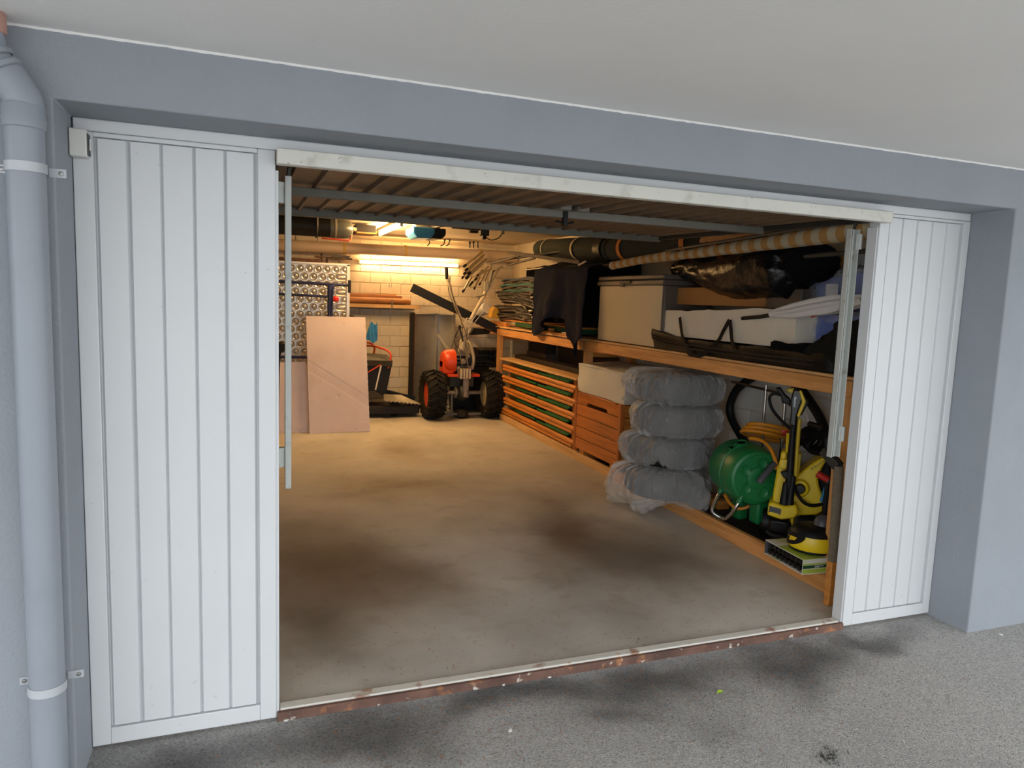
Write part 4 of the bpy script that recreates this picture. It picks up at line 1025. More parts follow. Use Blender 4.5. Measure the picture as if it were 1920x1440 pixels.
MB().lathe([(.0001,-.05),(.026,-.05),(.032,-.042),(.034,-.02)],24,axisT(q,WN)).build('black_dial',M_blackgloss,pw)
slab([(1438,966),(1441,944),(1447,941),(1470,950),(1492,946),(1498,962),(1490,972),(1465,975)],-.10,.20,M_yellow,'lower_shroud',bev=.015)
slab([(1443,949),(1465,955),(1463,966),(1441,960)],-.107,.010,M_greyplastic,'label_plate',bev=.002)
T=axisT(PW(1444.5,956.5,-.109),-WN,PW(1464,961.5,-.109)-PW(1444.5,956.5,-.109))
text('KÄRCHER',.0145,M_ink,pw,T)
slab([(1444,959.5),(1461,964),(1460.6,965.2),(1443.7,960.7)],-.109,.002,M_yellow,'label_bar',bev=0)
slab([(1442,972),(1482,978),(1486,1004),(1470,1012),(1437,998)],-.06,.2,M_blackgloss,'base_body',bev=.02)
slab([(1482,972),(1488,971),(1486,1000),(1481,1003)],-.02,.08,M_yellow,'base_strut',bev=.006)
MB().lathe([(.03,-.04),(.085,-.045),(.095,0),(.085,.045),(.03,.04)],28,axisT(PW(1443,978,.1),V((-.733,.68,0))),closed=True).build('wheel',M_black,pw)
MB().lathe([(.03,-.04),(.085,-.045),(.095,0),(.085,.045),(.03,.04)],28,axisT(PW(1512,984,.1),V((-.733,.68,0))),closed=True).build('wheel',M_black,pw)
MB().tube(smooth([PW(1437,996,-.08),PW(1448,1003,-.1),PW(1470,1008,-.1)],5),.012,8).build('base_bumper',M_brownfab,pw)
# lance standing in the tower, gun at the top
MB().tube([PW(1476,935,-.12),PW(1480,900,-.12),PW(1486,820,-.12),PW(1490,770,-.12)],[.026,.024,.020,.022],12).build('lance_tube',M_black,pw)
MB().tube([PW(1491,895,-.10),PW(1494,850,-.10),PW(1498,795,-.10),PW(1499,785,-.10)],.013,10).build('lance_tube',mat('yellow lance plastic','c9ab22',.4),pw)
MB().tube([PW(1478,812,-.03),PW(1476,848,-.03)],.011,8).build('lance_tip',M_yellow,pw)
MB().tube([PW(1470,945,-.13),PW(1474,905,-.13)],[.03,.018],12).build('nozzle_cone',M_black,pw)
MB().tube([PW(1480,945,-.13),PW(1484,915,-.13),PW(1488,893,-.13)],[.026,.02,.016],12).build('nozzle_cone',M_black,pw)
slab([(1463,886),(1472,883),(1488,888),(1486,896),(1470,898)],-.14,.05,M_black,'lance_clip',bev=.006)
slab([(1480,798),(1483,770),(1482,752),(1488,730),(1500,732),(1505,748),(1497,770),(1494,782),(1492,800)],-.15,.045,M_blackgloss,'spray_gun',bev=.008)
slab([(1498,733),(1503,732),(1511,752),(1510,757),(1499,782),(1494,781),(1504,754)],-.155,.03,M_yellow,'trigger_guard',bev=.005)
slab([(1504,742),(1514,750),(1516,756),(1504,778),(1500,780),(1509,756)],-.145,.02,M_black,'trigger',bev=.004)
slab([(1489.5,744),(1493.5,744.5),(1491.5,764),(1487.7,763)],-.154,.006,M_clip,'gun_label',bev=.001)
ta=PW(1488.6,762.5,-.156);tb_=PW(1490.9,745.5,-.156)
text('KÄRCHER',.0105,M_ink,pw,axisT(PW(1491.4,762.8,-.1565),-WN,tb_-ta))
slab([(1454,728),(1462,726),(1474,742),(1482,748),(1482,764),(1476,758),(1466,756),(1464,744)],-.12,.05,M_black,'gun_handle',bev=.008)
slab([(1474,730),(1489,728),(1488,738),(1480,737)],-.05,.05,M_yellow,'gun_yellow_collar',bev=.005)
MB().tube(smooth([PW(1468,742,-.1),PW(1452,738,-.1),PW(1443,745,-.1),PW(1447,765,-.1),PW(1462,785,-.08),PW(1484,806,-.06)],7),.010,8).build('high_pressure_hose',M_black,pw)
MB().tube(smooth([PW(1487,904,-.06),PW(1492,920,-.06),PW(1505,940,-.06),PW(1522,948,-.04),PW(1548,944,.0)],7),.011,8).build('power_cable',M_black,pw)
MB().tube(smooth([PW(1490,850,-.04),PW(1500,832,.02),PW(1515,822,.06),PW(1540,822,.1)],6),.012,8).build('power_cable',M_black,pw)
for k in range(5): MB().tube([PW(1530,832,.14)+V((.11*math.cos(a)*(1-.1*k),.03*k-.04,.06*math.sin(a)+.008*k)) for a in [i*2*math.pi/20 for i in range(20)]],.012,6,closed=True).build('hose_coil',M_black,pw)
T=axisT(PW(1523,881.5,-.003),-WN,PW(1529,876.5,-.003)-PW(1523,881.5,-.003)); text('K 2',.022,M_ink,pw,T)
T=axisT(PW(1530,876.3,-.003),-WN,PW(1546,863,-.003)-PW(1530,876.3,-.003)); text('FULL CONTROL',.0095,M_ink,pw,T)
# small tools beside the washer
tg=thing('hand_tool','red gripped hand tool with cyan blue shaft beside the washer','tool',PW(1548,930,-.25))
MB().tube([PW(1532,888,-.25),PW(1553,900,-.25)],.021,12).build('red_grip',M_red,tg)
MB().tube([PW(1552,901,-.24),PW(1546,920,-.23),PW(1540,940,-.22)],.010,8).build('blue_shaft',M_cutter,tg)
MB().tube([PW(1553,905,-.235),PW(1550,935,-.23),PW(1546,985,-.22)],.022,8).build('black_stem',M_black,tg)

# ------------------------------------------------------------------ carton and steam cleaner
ca=thing('open_carton','white and green printed carton holding black plastic parts on the kick board','carton',(2.98,.56,.106))
c0=V((2.865,.742,.106));c1=V((2.838,.395,.106));dv=(c1-c0).normalized();nv=V((-dv.y,dv.x,0))
if nv.x<0:nv=-nv
LN=(c1-c0).length;WD=.26;HT=.088
T=Matrix((dv,nv,V((0,0,1)))).transposed().to_4x4();T.translation=c0
MB().box(0,LN,0,WD,0,.004,T).build('carton_base',M_carton,ca)
MB().box(0,LN,0,WD,HT-.004,HT,T).build('carton_top',M_carton,ca)
MB().box(LN-.004,LN,0,WD,.004,HT-.004,T).build('end_panel',M_carton,ca)
MB().box(0,.004,0,WD,.004,HT-.004,T).build('end_panel',M_greyplastic,ca)
MB().box(.004,LN-.004,WD-.004,WD,.004,HT-.004,T).build('rear_panel',M_carton,ca)
MB().box(LN,LN+.001,0.0,WD,.006,.030,T).build('printed_band',M_cartongreen,ca)
MB().box(LN,LN+.0012,0.0,WD,.034,.052,T).build('printed_band',M_cartondark,ca)
MB().box(LN,LN+.001,0.0,WD,.054,.062,T).build('printed_band',M_cartongreen,ca)
MB().box(.12,LN-.0,0.0,WD*.55,HT,HT+.001,T).build('printed_band',M_cartongreen,ca)
for k in range(2): MB().box(LN+.0012,LN+.002,.08,.14-.03*k,.044-.005*k,.047-.005*k,T).build('printed_line',M_steelw,ca)
for k in range(8):
    for r_ in range(2):
        x=.035+k*.038+.012*r_
        MB().lathe([(.0001,-.004),(.017,-.003),(.018,.01),(.012,.014),(.012,.05)],10,axisT(T@V((x,.012,.024+.036*r_)),T.to_3x3()@V((0,1,.15)))).build('black_part',M_blackgloss,ca)
MB().box(.006,LN-.006,.05,.10,.006,HT-.006,T).build('inner_tray',M_black,ca)
sc=thing('steam_cleaner','rounded yellow and black steam cleaner standing on the carton','steam cleaner',(3.0,.5,.196))
q=P(1524,1034,z=.198);cx_,cy_=q.x+.03,q.y+.04;zb_=.198
T=Matrix.Translation((cx_,cy_,zb_))@Matrix.Scale(1.0,4)
MB().lathe([(.100,.0),(.128,.004),(.132,.012),(.130,.02)],40,T).build('base_ring',M_black,sc)
MB().lathe([(.134,.018),(.140,.03),(.138,.075),(.130,.100)],40,T).build('yellow_body',M_yellow,sc)
MB().lathe([(.131,.099),(.124,.115),(.108,.132),(.085,.142),(.05,.146),(.0001,.146)],40,T).build('black_top',M_black,sc)
ap=MB()
def apf(u,v):
    a=math.radians(-262+110*u);w_=math.sin(math.pi*u)
    zz=.028+.074*v+(1-v)*.060*(1-w_**.6)
    rr=.1385-.008*v+.004
    return T@V((rr*math.cos(a),rr*math.sin(a),zz+.002))
ap.grid(apf,20,5,.006);ap.build('black_apron',M_black,sc,ang=60)
pn=MB()
def pnf(u,v):
    a=math.radians(-196+26*(u*(1-.25*(1-v))));zz=.056+.038*v+.012*u*(1-v)
    rr=.1445-.011*v
    return T@V((rr*math.cos(a),rr*math.sin(a),zz))
pn.grid(pnf,6,4,.003);pn.build('yellow_panel',M_yellow,sc,ang=60)
MB().lathe([(.050,.0),(.048,.02),(.034,.045),(.016,.056),(.0001,.058)],28,Matrix.Translation((cx_+.045,cy_-.02,zb_+.148))).build('grey_cap',M_greyplastic,sc)
MB().bar(T@V((-.0,-.126,.106)),T@V((.11,-.09,.106)),.02,.016).build('front_clasp',M_blackgloss,sc,bev=.004)
# ribbed brown hose standing by the post
rh=thing('ribbed_hose','brown finely ribbed hose standing beside the right door post','hose',P(1570,1060,y=.22))
a=P(1573,872,y=.22);bq=P(1562,1052,y=.22);pr=[];Lz=a.z-bq.z
for k in range(60): pr+= [(.0235,k*Lz/60),(.0275,(k+.5)*Lz/60)]
MB().lathe(pr,16,axisT(bq,a-bq)).build('hose_body',M_ribbed,rh,ang=20)
MB().bar(a+V((0,0,-.01)),a+V((-.01,.1,.06)),.05,.05).build('hose_cuff',M_darksteel,rh,bev=.006)
MB().bar(V((bq.x,bq.y,.0)),bq,.05,.04,(0,1,0)).build('foot_block',M_framex,rh,bev=.004)

# ------------------------------------------------------------------ on the shelf
SH=1.2415
cab_=thing('storage_cabinet','beige fronted plastic cabinet with dark taupe lid on the shelf','cabinet',RK@V((.2,2.95,SH)))
s0,s1=2.34,3.52
R().box(.04,.50,s0,s1,SH,1.755).build('cabinet_body',M_cabgrey,cab_,bev=.01)
R().grid(lambda u,v:(.040-.012*(1-abs(2*u-1)**6)*(1-abs(2*v-1)**8),s0+.03+(s1-s0-.06)*u,SH+.01+(1.742-SH)*v),20,20,.008).build('front_panel',M_cabbeige,cab_,ang=60)
R().box(.015,.52,s0-.01,s1+.01,1.757,1.80).build('lid_rim',M_cabgrey,cab_,bev=.008)
R().box(.02,.515,s0,s1,1.803,1.845).build('lid_top',M_cabgrey,cab_,bev=.012)
sm=(s0+s1)/2+.03
R().box(.003,.016,sm-.10,sm+.10,1.772,1.80).build('lid_latch',M_black,cab_,bev=.004)
R().box(.006,.016,sm+.02,sm+.08,1.745,1.775).build('latch_hook',M_black,cab_,bev=.003)

# folded camping chairs
def chair(z,s0,tilt,pad,label,dz=.0,ln=1.45):
    t=thing('folded_chair',label,'chair',RK@V((.2,5.0,z)),group='folded camping chairs on the shelf')
    def fr(off,k):
        return [V((.05+off,s0,z+k)),V((.05+off,s0+ln*.45,z+k+tilt*.5+.02)),V((.06+off,s0+ln*.9,z+k+tilt-.01)),V((.12+off,s0+ln,z+k+tilt-.03)),V((.30,s0+ln,z+k+tilt-.03)),V((.36,s0+ln*.9,z+k+tilt)),V((.37,s0+ln*.45,z+k+tilt*.5+.02)),V((.37,s0,z+k))]
    R().tube(smooth(fr(0,0),4),.016,8).build('seat_frame',M_greytube,t)
    R().tube(smooth(fr(-.03,.035),4),.016,8).build('back_frame',M_greytube,t)
    R().tube([(.02,s0-.05,z+.05),(.02,s0+.35,z+.03+tilt*.4)],.011,8).build('leg',M_alu,t)
    R().tube([(.02,s0+.3,z+.0),(.03,s0+.85,z+.045+tilt)],.011,8).build('leg',M_greytube,t)
    def pf(u,v):
        s_=s0+.06+(ln-.12)*u
        return (.0+.34*v,s_,z+.022+.030*math.sin(u*math.pi)+tilt*u+.012*math.sin(u*9)*(1-v)+.008)
    R().grid(pf,18,6,.022).build('padded_sling',pad,t,ang=70)
    return t
for i,(z,s,tl_,pd,lb) in enumerate([
  (1.355,5.2,-.01,M_brownfab,'lowest folded camping chair, lying flat on the pine board'),
  (1.425,5.3,.03,M_brownfab,'second folded camping chair from the bottom, dark taupe sling'),
  (1.495,5.15,.10,M_brownfab,'third folded camping chair from the bottom, frame sloping up'),
  (1.585,5.25,.06,M_brownfab,'dark taupe folded camping chair directly under the teal one'),
  (1.665,5.0,-.02,M_teal,'lower teal folded camping chair in the pile'),
  (1.725,5.05,.0,M_teal,'upper teal folded camping chair in the pile'),
  (1.80,5.0,.0,M_greyfab,'topmost slate blue folded camping chair in the pile')]):
    chair(z,s,tl_,pd,lb)
# yellow wedge and white roll on the shelf end
q=P(930,596,y=6.55)
o=MB().prism([(-.075,0),(.075,0),(.055,.10),(.02,.15),(-.02,.15),(-.055,.10)],.16,axisT(V((q.x-.01,6.7,1.345)),(0,-1,0),(1,0,0))).build('yellow_block',mat('yellow foam wedge','d9a83a',.7),None,bev=.012);tag(o,'yellow rounded wedge block at the far end of the shelf','block')
o=MB().lathe([(.05,0),(.075,.005),(.08,.10),(.075,.19),(.05,.195)],18,axisT(V((q.x-.14,6.85,1.425)),(.3,-1,.3))).build('white_tub',M_boxw,None);tag(o,'pale plastic tub lying beside the yellow wedge block','tub')
# bundle of aluminium poles pointing at the door, on the pile
random.seed(3)
spec=[((872,498),(905,472),.016),((875,505),(908,478),.015),((872,512),(906,482),.014),((880,512),(912,486),.017),((876,520),(904,495),.018),((869,545),(884,520),.014),((893,523),(916,500),.013),((896,516),(921,505),.012),((885,530),(905,506),.014),((908,530),(922,498),.010),((926,508),(942,500),.009),((900,532),(912,510),.011),((882,534),(900,514),.012),((890,540),(900,520),.012),((868,520),(890,496),.012),((918,535),(936,505),.009)]
lbl=['topmost pale tube of the pole bundle, above the others','second pale tube from the top of the pole bundle','third pale tube from the top of the pole bundle','thick pale square looking tube in the upper pole bundle','thickest pale tube with dark tip in the pole bundle','short grey tube leg with black foot below the pole bundle','thin dark edged tube right of the thick pale ones','thin bright tube close to the right handlebar','pale tube in the middle of the pole bundle','slim tube leaning steeply by the handlebar levers','short bright tube tip beside the slate blue chair','thin grey tube behind the handlebar levers','pale tube low in the pole bundle','short tube at the lower right of the pole bundle','pale tube with dark end leftmost in the bundle','slimmest tube crossing the control cables']
for (a,b_,r_),lb in zip(spec,lbl):
    ya=6.75+random.uniform(-.1,.1);A=P(*a,y=ya);B=P(*b_,y=ya+.30)
    D=(B-A);t=thing('alloy_pole',lb,'pole',A,group='poles bundled above the folded chairs')
    MB().tube([A,B],r_,10).build('pole_tube',M_alu,t)
    MB().tube([A-D.normalized()*.03,A+D.normalized()*.02],r_*1.18,10).build('pole_cap',M_black,t)
# longer poles crossing under the mats
for (a,b_,ya,yb,r_,mt,lb) in [((920,495),(978,478),6.4,5.6,.012,M_greytube,'long grey pole rising to the mats above the folded chairs'),((953,497),(1003,484),6.2,5.4,.014,M_greytube,'grey pole with a brass tip just above the slate blue chair'),((985,506),(1010,497),5.7,5.2,.009,M_alu,'thin bright rod behind the top of the navy cloth'),((935,488),(1060,470),6.3,4.6,.016,M_darksteel,'dark pole lying under the rolled mat')]:
    A=P(*a,y=ya);B=P(*b_,y=yb) if ya!=5.7 else RK@V((.09,4.95,1.985))
    o=MB().tube([A,B],r_,10).build('long_pole',mt,None);tag(o,lb,'pole')
o=MB().bar(P(957,474,y=5.9),P(1090,492,y=3.9),.05,.04).build('dark_batten',mat('dark brown batten paint','2e2119',.7),None,bev=.003);tag(o,'dark brown batten under the rolled green mat','batten')
o=MB().tube(smooth([P(1085,497,y=3.75),P(1098,490,y=3.65)],4),.010,8).build('cloth_pole_end',M_cream,None);tag(o,'pale pole end poking out above the navy cloth','pole')

# rolled mats
def roll(name,label,a,b,r,bands,mt,cap):
    a=V(a);b=V(b);t=thing(name,label,'mat roll',(a+b)/2,group='rolled green mats under the ceiling')
    L=(b-a).length;pr=[];n=int(L/.03)
    T=axisT(a,b-a)
    mb=MB()
    m_=40
    prof=[(r*(.93+.07*min(1,6*min(i,n-i)/n)),L*i/n) for i in range(n+1)]
    vs_=[];N=len(prof)
    for rr,z in prof:
        for k in range(m_):
            an=2*math.pi*k/m_;r2=rr*(1+(.02 if k%2 else -.02))*(1+.05*nz((math.cos(an)*1.5,math.sin(an)*1.5,z*2)))
            vs_.append((r2*math.cos(an),r2*math.sin(an)*.93,z))
    mb.add(vs_,[(i*m_+k,i*m_+(k+1)%m_,(i+1)*m_+(k+1)%m_,(i+1)*m_+k) for i in range(N-1) for k in range(m_)]+[tuple(range(m_-1,-1,-1)),tuple((N-1)*m_+k for k in range(m_))],T)
    mb.build('mat_roll',mt,t,ang=60)
    sp=[V(((r*.9-.0022*i)*math.cos(i*.45),(r*.9-.0022*i)*math.sin(i*.45)*.93,L+.004)) for i in range(int(r*300))]
    MB().tube([T@p for p in sp],.004,4).build('spiral_edge',cap,t)
    for f_,wd,bm_ in bands:
        MB().lathe([(r*1.03,f_*L-wd/2),(r*1.06,f_*L-wd/2),(r*1.06,f_*L+wd/2),(r*1.03,f_*L+wd/2)],32,T,closed=True).build('roll_strap',bm_,t)
    return t
roll('rolled_mat','dark green ribbed mat rolled up with a cream strap above the navy cloth',P(1000,463,y=5.7)+V((0.1,0,-.02)),P(1150,466,y=3.45),.115,[(.16,.02,M_cream),(.62,.05,M_cream),(.93,.16,M_black)],M_mat1,M_black)
roll('rolled_mat','green ribbed mat roll with orange straps behind the striped awning',P(1150,467,y=3.38),P(1410,444,y=1.45)+V((.05,0,0)),.105,[(.13,.05,M_ostrap),(.62,.06,M_ostrap),(.82,.07,M_ostrap)],M_mat1,M_black)
o=MB().bar(P(1215,464,y=2.85),P(1450,433,y=1.1),.04,.045).build('mat_lath',M_planedwood,None,bev=.003);tag(o,'orange brown lath running along the rear rolled mat','lath')

# striped awning rolls
def striped(label,a,b,r0_,r1,n):
    a=V(a);b=V(b);t=thing('awning_roll',label,'awning',(a+b)/2);L=(b-a).length;T=axisT(a,b-a)
    for k in range(n):
        z0_=L*k/n;z1_=L*(k+1)/n
        f=lambda z:(r0_+(r1-r0_)*(z/L))*(1+.06*nz((z*5,1,2)))
        MB().lathe([(f(z0_+(z1_-z0_)*i/3),z0_+(z1_-z0_)*i/3) for i in range(4)] if 0<k<n-1 else ([(.0001,0)]+[(f(z0_+(z1_-z0_)*i/3),z0_+(z1_-z0_)*i/3) for i in range(4)] if k==0 else [(f(z0_+(z1_-z0_)*i/3),z0_+(z1_-z0_)*i/3) for i in range(4)]+[(.0001,L)]),18,T).build('cloth_stripe',M_wallpaper if k%2 else M_awnw,t)
    return t
striped('long roll of amber and cream striped awning cloth reaching to the door post',P(1200,489,y=2.6),P(1668,425,y=.14),.028,.054,40)
striped('short end of a striped awning roll above the beige cabinet',P(1148,498,y=3.02),P(1262,476,y=2.1),.036,.030,16)
o=MB().tube([P(1255,478,y=2.15)+V((-.03,0,.03)),P(1640,408,y=.22)+V((-.03,0,.0))],.010,10).build('awning_rod',M_greytube,None);tag(o,'thin metal rod along the top of the striped awning','rod')
o=MB().tube([P(1510,481,y=.75),P(1650,468,y=.2)],.014,10).build('curtain_pole',M_darksteel,None);tag(o,'dark metal pole below the striped awning by the door post','pole')

# navy cloth hanging over the poles
def clf(u,v):
    s_=5.02-1.42*u
    # lower edge outline along u
    kn=[(0,1.22),(.12,1.20),(.30,1.30),(.48,1.43),(.62,1.42),(.70,1.22),(.82,1.03),(.90,1.10),(1.0,1.25)]
    for i in range(len(kn)-1):
        if kn[i][0]<=u<=kn[i+1][0]:
            f=(u-kn[i][0])/(kn[i+1][0]-kn[i][0]);f=f*f*(3-2*f);zl=kn[i][1]*(1-f)+kn[i+1][1]*f;break
    ztop_=1.985-.02*u+.012*math.sin(u*9)
    z=ztop_*(1-v)+zl*v
    d=-.05+.05*math.sin(u*10.5+.6)*v+.03*math.sin(u*23+v*2)*v*v-.03*v+.02*nz((u*6,v*4,1))
    if v<.06: d+=.12*(1-v/.06)
    return (d,s_+.17*v*(.5-u),z)
ob=R().grid(clf,90,50,.006).build('draped_cloth',M_navy,None,ang=80);tag(ob,'dark navy cloth draped from the poles between chairs and cabinet','cloth')
o=R().tube([(.10,5.15,1.975),(.10,3.45,1.955)],.02,10).build('hanging_pole',M_black,None);tag(o,'black pole carrying the navy cloth','pole')
o=softbox(.16,.50,3.58,4.92,1.36,2.05,.03,4,12,rnd=.12).build('dark_fill',M_blackcloth,None,ang=80);tag(o,'added black filling that darkens the shelf behind the navy cloth','bundle')  # invented dark mass, put in to darken the gap behind the cloth
o=softbox(.43,.51,5.0,6.6,1.345,2.05,.02,4,10,rnd=.1).build('dark_fill',M_blackcloth,None,ang=80);tag(o,'added flat black filling that darkens the wall behind the folded chairs','bundle')  # second dark mass, added to keep the wall behind the chairs dark

# canvas bag with straps on black zip bag
zp=softbox(.02,.50,.47,2.46,SH,SH+.10,.022,5,26,top=lambda p,c:V((p.x+.0,p.y,p.z+.045*max(0,(c[1]-.75))*4*c[2]*(1-c[0]*.5))),rnd=.14).build('zip_bag',M_zip,None,ang=80);tag(zp,'long flat black zip bag lying along the shelf edge','bag')
zt_=MATW[zp.name]
for dz in (.035,.062):
    o=R().tube(smooth([(.018-.012,2.44,SH+dz+.05),(-.002,2.2,SH+dz+.01),(-.004,1.7,SH+dz),(-.004,1.1,SH+dz-.005),(.0,.6,SH+dz)],6),.005,6).build('zip_seam',M_brownfab,None)
    inv=MATW[zp.name].inverted();o.location=o.location-zp.location;o.parent=zp
cv=thing('canvas_bag','long cream canvas bag with two black strap handles on the zip bag','bag',RK@V((.25,1.6,SH+.1)))
cz0=SH+.114
softbox(.06,.42,.84,2.40,cz0,cz0+.215,.016,5,22,top=lambda p,c:V((p.x,p.y,p.z+c[2]*(.02*math.sin(c[1]*4+.5)-.012*c[0]))),rnd=.07).build('bag_body',M_canvas,cv,ang=70)
def strap(pts,name='strap_handle'):
    pts=smooth(pts,6);b=MB(RK);vs_=[];fs=[]
    for i,p in enumerate(pts):
        t=(pts[min(i+1,len(pts)-1)]-pts[max(i-1,0)]).normalized();n=V((-1,0,0));s_=t.cross(n).normalized()*.016
        vs_+=[p-s_,p+s_,p+s_+n*.004,p-s_+n*.004]
    for i in range(len(pts)-1):
        o=i*4
        for k in range(4): fs.append((o+k,o+(k+1)%4,o+4+(k+1)%4,o+4+k))
    b.add(vs_,fs);return b.build(name,M_strap,cv,ang=60)
def pr_(px,py,d): return PR(px,py,d)
strap([pr_(1275,595,.045),pr_(1278,620,.04),pr_(1282,638,.01),pr_(1290,660,-.01),pr_(1303,668,-.015),pr_(1322,662,-.01),pr_(1345,642,.01),pr_(1357,620,.035),pr_(1368,600,.045)])
strap([pr_(1369,600,.044),pr_(1371,620,.042),pr_(1373,640,.02),pr_(1378,652,.01)])
MB(RK).box(.02,.03,1.60,1.63,SH+.09,SH+.10).build('strap_tab',M_strap,cv)
# cardboard box above
cbx=thing('cardboard_box','long flat brown cardboard box on the canvas bag','box',RK@V((.3,1.9,1.6)))
zq=cz0+.25
R().box(.16,.50,1.28,2.52,zq,zq+.135).build('box_body',M_card,cbx,bev=.004)
R().box(.155,.16,1.30,2.0,zq+.0,zq+.132).build('side_flap',M_card,cbx,bev=.002)
o=R().box(.18,.48,.95,1.275,zq-.01,zq+.12).build('grey_box',M_cabgrey,None,bev=.006);tag(o,'grey box end between the cardboard box and white umbrella','box')
# black plastic bundle
def tarpf(u,v):
    s_=2.56-1.62*u
    a=2*math.pi*v
    prof=[(0,.03),(.04,.07),(.2,.11),(.5,.17),(.75,.20),(.92,.19),(1,.06)]
    for i in range(len(prof)-1):
        if prof[i][0]<=u<=prof[i+1][0]:
            f=(u-prof[i][0])/(prof[i+1][0]-prof[i][0]);r_=prof[i][1]*(1-f)+prof[i+1][1]*f;break
    zc=1.885-.055*u+.02*math.sin(u*9)
    r_*=1+.10*nz((s_*3,math.cos(a)*2,math.sin(a)*2))+.05*(1-abs(noise.noise(V((s_*6,a*2.5,3))))*2)
    return (.27-r_*1.25*math.cos(a)*1.1,s_,zc+r_*math.sin(a)*1.05)
tp=thing('tarp_bundle','glossy black plastic sheeting bundle above the cardboard box','tarp',RK@V((.27,1.6,1.75)))
MB(RK).grid(lambda u,v:tarpf(v,-u),60,60,0,True).build('folded_sheeting',M_tarp,tp,ang=80)
for px in ((1452,484),(1437,528),(1455,494)):
    q=PR(px[0],px[1],.085);MB(RK).lathe([(.006,-.002),(.014,-.002),(.014,.002),(.006,.002)],14,axisT(q,(-1,0,0)),closed=True).build('eyelet',M_alu,tp)
def jac(u,v):
    a=2*math.pi*v;s_=.93-.26*math.sin(u*math.pi/2*1.0)*0
    r_=(.20+.02*nz((u*9,a*3,4)))*math.sin(math.pi*min(.98,.06+.9*u))**.5
    return (.15-r_*.9*math.cos(a),.86+r_*.7*math.sin(a)+.03*nz((u*4,a,2)),1.765+.25*u+.02*nz((a,u*5,7)))
hj=thing('black_garment','black cloth garment hung beside the plastic sheeting','garment',RK@V((.22,.8,1.7)))
MB(RK).grid(lambda u,v:jac(v,-u),36,24,0,True).build('garment_body',M_blackcloth,hj,ang=80)
q=PR(1482,452,.05);MB(RK).tube([q+V((0,.02,.0)),q+V((0,.03,.035)),q+V((0,-.03,.04)),q+V((0,-.04,.0))],.008,6).build('garment_loop',M_strap,hj)
MB(RK).box(q.x-.004,q.x,q.y-.03,q.y+.015,q.z-.0,q.z+.028).build('woven_label',M_white2,hj)

# blue packages wrapped in clear film
def pack(name,label,d0,d1,s0,s1,z0,z1,seed):
    t=thing(name,label,'package',RK@V(((d0+d1)/2,(s0+s1)/2,z0)),group='blue packages on the shelf')
    softbox(d0,d1,s0,s1,z0,z1,.03,7,14,ph=seed,rnd=.25).build('fabric_pack',M_blue,t,ang=80)
    softbox(d0-.012,d1+.01,s0-.012,s1+.012,z0+.002,z1+.03,.045,8,18,ph=seed,rnd=.25).build('clear_wrap',M_film,t,ang=80)
    return t
pk1=pack('blue_package','blue fabric package in clear film leaning above the white umbrella',.30,.52,.42,.98,1.60,1.80,2.0)
pack('blue_package','blue fabric package in clear film under the white umbrella',.22,.50,.45,.96,SH+.08,1.56,5.0)
q=PR(1517,578,.27);R().box(q.x-.002,q.x,q.y-.07,q.y+.06,q.z-.025,q.z+.022).build('paper_label',M_white2,pk1)
R().box(q.x-.003,q.x-.002,q.y-.06,q.y+.0,q.z-.014,q.z-.003).build('printed_line',M_ink,pk1)
q=PR(1560,545,.285);R().box(q.x-.003,q.x,q.y-.05,q.y+.05,q.z-.035,q.z+.04).build('folded_leaflet',M_white2,pk1)
# white umbrella
um=thing('folded_umbrella','white folded umbrella with black handle lying on the canvas bag','umbrella',RK@V((.15,.8,1.55)))
ua=PR(1448,588,.02);ub=PR(1622,563,.06)
def umf(u,v):
    p=ua*(1-u)+ub*u;a=2*math.pi*v
    r_=.030+.030*math.sin(min(1,u*1.8)*math.pi/2)-.09*max(0,u-.7)
    r_*=1+.16*math.sin(a*6+u*3)*min(1,u*4)+.1*nz((u*5,a,1))
    return p+V((math.cos(a)*r_,0,math.sin(a)*r_*.85))
MB(RK).grid(lambda u,v:umf(v,u),40,24,0,True).build('umbrella_cloth',M_white,um,ang=80)
MB(RK).tube([PR(1392,597,.03),PR(1425,594,.035),PR(1462,588,.02)],.013,10).build('umbrella_handle',M_black,um)
MB(RK).add([PR(1493,600,.05),PR(1535,590,.05),PR(1530,582,.07),PR(1490,590,.07),PR(1493,600,.055),PR(1535,590,.055),PR(1530,582,.075),PR(1490,590,.075)],[(0,1,2,3),(7,6,5,4),(0,4,5,1),(1,5,6,2),(2,6,7,3),(3,7,4,0)]).build('loose_flap',M_white,um)
MB(RK).tube([PR(1522,594,.045),PR(1531,591,.045)],.006,6).build('red_tie',M_red,um)
# olive jacket and black bag by the door
ok=softbox(.02,.32,.30,.70,SH,1.56,.05,5,16,top=lambda p,c:V((p.x,p.y+.16*(c[2]-.5)*-1*(1 if c[1]>.5 else 0.2),p.z-.10*c[1]*c[2])),ph=3,rnd=.3).build('olive_jacket',M_olive,None,ang=80);tag(ok,'dark olive cloth bundle on the shelf behind the door guide','jacket')
ok=softbox(.0,.30,.70,1.02,SH+.10,SH+.15,.03,8,10,ph=8,rnd=.3).build('black_pouch',M_blackcloth,None,ang=80);tag(ok,'small black cloth pouch under the blue package','pouch')

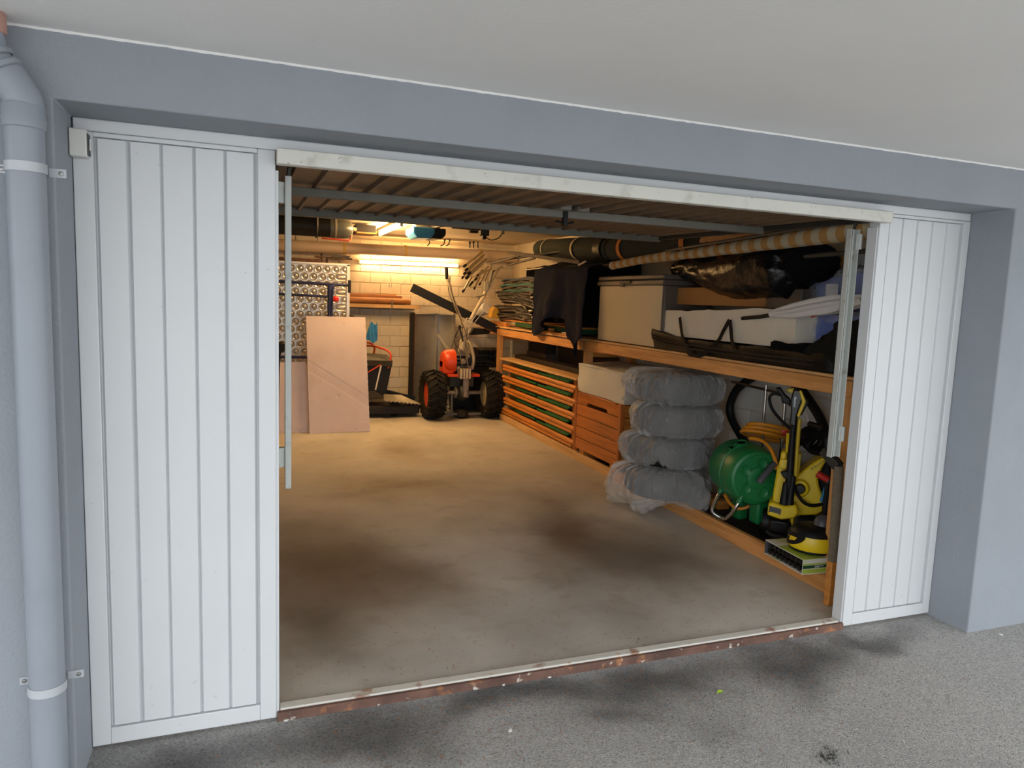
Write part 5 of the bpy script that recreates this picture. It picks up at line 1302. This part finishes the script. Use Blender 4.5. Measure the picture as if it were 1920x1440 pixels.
# warning sign on the right wall
sg=thing('warning_sign','white warning sign with black German lettering on the right wall','sign',(3.59,.95,1.8))
sx_=3.600
MB().box(sx_-.002,sx_+.006,.55,1.36,1.68,1.99).build('sign_board',M_sign,sg)
for (a,b_,c_,d_) in ((.60,.606,1.78,1.90),(1.105,1.111,1.78,1.90),(.60,1.111,1.776,1.782)): MB().box(sx_-.004,sx_-.002,a,b_,c_,d_).build('sign_border',M_ink,sg)
for y_,mtx in ((1.11,M_signyel),(.72,M_signyel)):
    MB().lathe([(.0001,0),(.055,0),(.055,.002),(.0001,.002)],24,axisT((sx_-.0045,y_,1.925),(-1,0,0))).build('sign_disc',mtx,sg)
    MB().lathe([(.0001,0),(.03,0),(.03,.002),(.0001,.002)],24,axisT((sx_-.0065,y_,1.925),(-1,0,0))).build('sign_disc',M_white2,sg)
for k,(body,sz) in enumerate([('dem Laufenlassen',.045),('Motoren Tor öffnen',.045),('Vergiftungsgefahr',.050)]):
    text(body,sz,M_ink,sg,axisT((sx_-.005,1.08,1.872-.040*k),(-1,0,0),(0,-1,0)))

# ------------------------------------------------------------------ small stuff on the ground
random.seed(11)
nd=MB()
def needle(x,y,z,L):
    a=random.uniform(0,6.28);w_=.0007+.0006*random.random();dx,dy=math.cos(a)*L/2,math.sin(a)*L/2;px_,py_=-math.sin(a)*w_,math.cos(a)*w_
    c_=random.uniform(-.15,.15)*L
    nd.add([(x-dx-px_,y-dy-py_,z),(x-dx+px_,y-dy+py_,z),(x+c_*px_/w_+px_,y+c_*py_/w_+py_,z+.003),(x+c_*px_/w_-px_,y+c_*py_/w_-py_,z+.003),(x+dx,y+dy,z+.0005)],[(0,1,2,3),(3,2,4)])
for i in range(900):
    x=random.uniform(0,2.9);y=random.choice((-1,1))
    cx_=random.choice((.55,1.0,1.9,2.1));
    if i%2: x=min(2.9,max(-.3,random.gauss(cx_,.35)));y=-.06-abs(random.gauss(0,.28));z=-.0115
    else: x=random.uniform(.05,2.65);y=.08+abs(random.gauss(0,.6));z=.0005
    needle(x,y,z,random.uniform(.012,.032))
o=nd.build('pine_needles',M_needles,None,flat=True);tag(o,'dry brown pine needles scattered around the threshold','debris',kind='stuff')
for i,(a,lb) in enumerate([((536,1351),'white paint flake at the foot of the left door post'),((944,1284),'white paint flake below the threshold, left one of the middle two'),((1030,1270),'white paint flake below the threshold, right one of the middle two'),((957,1370),'white paint flake farther out on the asphalt'),((1876,1190),'white pebble at the foot of the right pilaster')]):
    q=P(*a,z=-.010)
    o=MB().prism([(-.008,-.004),(.004,-.007),(.011,.0),(.003,.006),(-.007,.004)],.004,Matrix.Translation(q)@Matrix.Rotation(i*1.3,4,'Z')).build('paint_flake',M_flake,None,flat=True);tag(o,lb,'flake',group='white chips on the asphalt')
q=P(1349,1300,z=-.010)
o=MB().grid(lambda u,v:(q.x-.013+.03*u,q.y+(v-.5)*.018*math.sin(math.pi*min(.97,max(.03,u))),q.z+.006*math.sin(u*2.5)+.004*abs(2*v-1)),8,4,.0006).build('fresh_leaf',M_leafg,None);tag(o,'fresh green leaf lying on the asphalt','leaf')
wd=MB()
for i in range(60):
    q=P(random.gauss(1555,12),min(1438,random.gauss(1420,8)),z=-.011);wd.add([(q.x-.004,q.y,q.z),(q.x+.004,q.y+.002,q.z),(q.x+random.uniform(-.01,.01),q.y+random.uniform(-.01,.01),q.z+.012)],[(0,1,2)])
o=wd.build('moss_tuft',M_weed,None,flat=True);tag(o,'dark tuft of moss and grit on the asphalt','moss',kind='stuff')
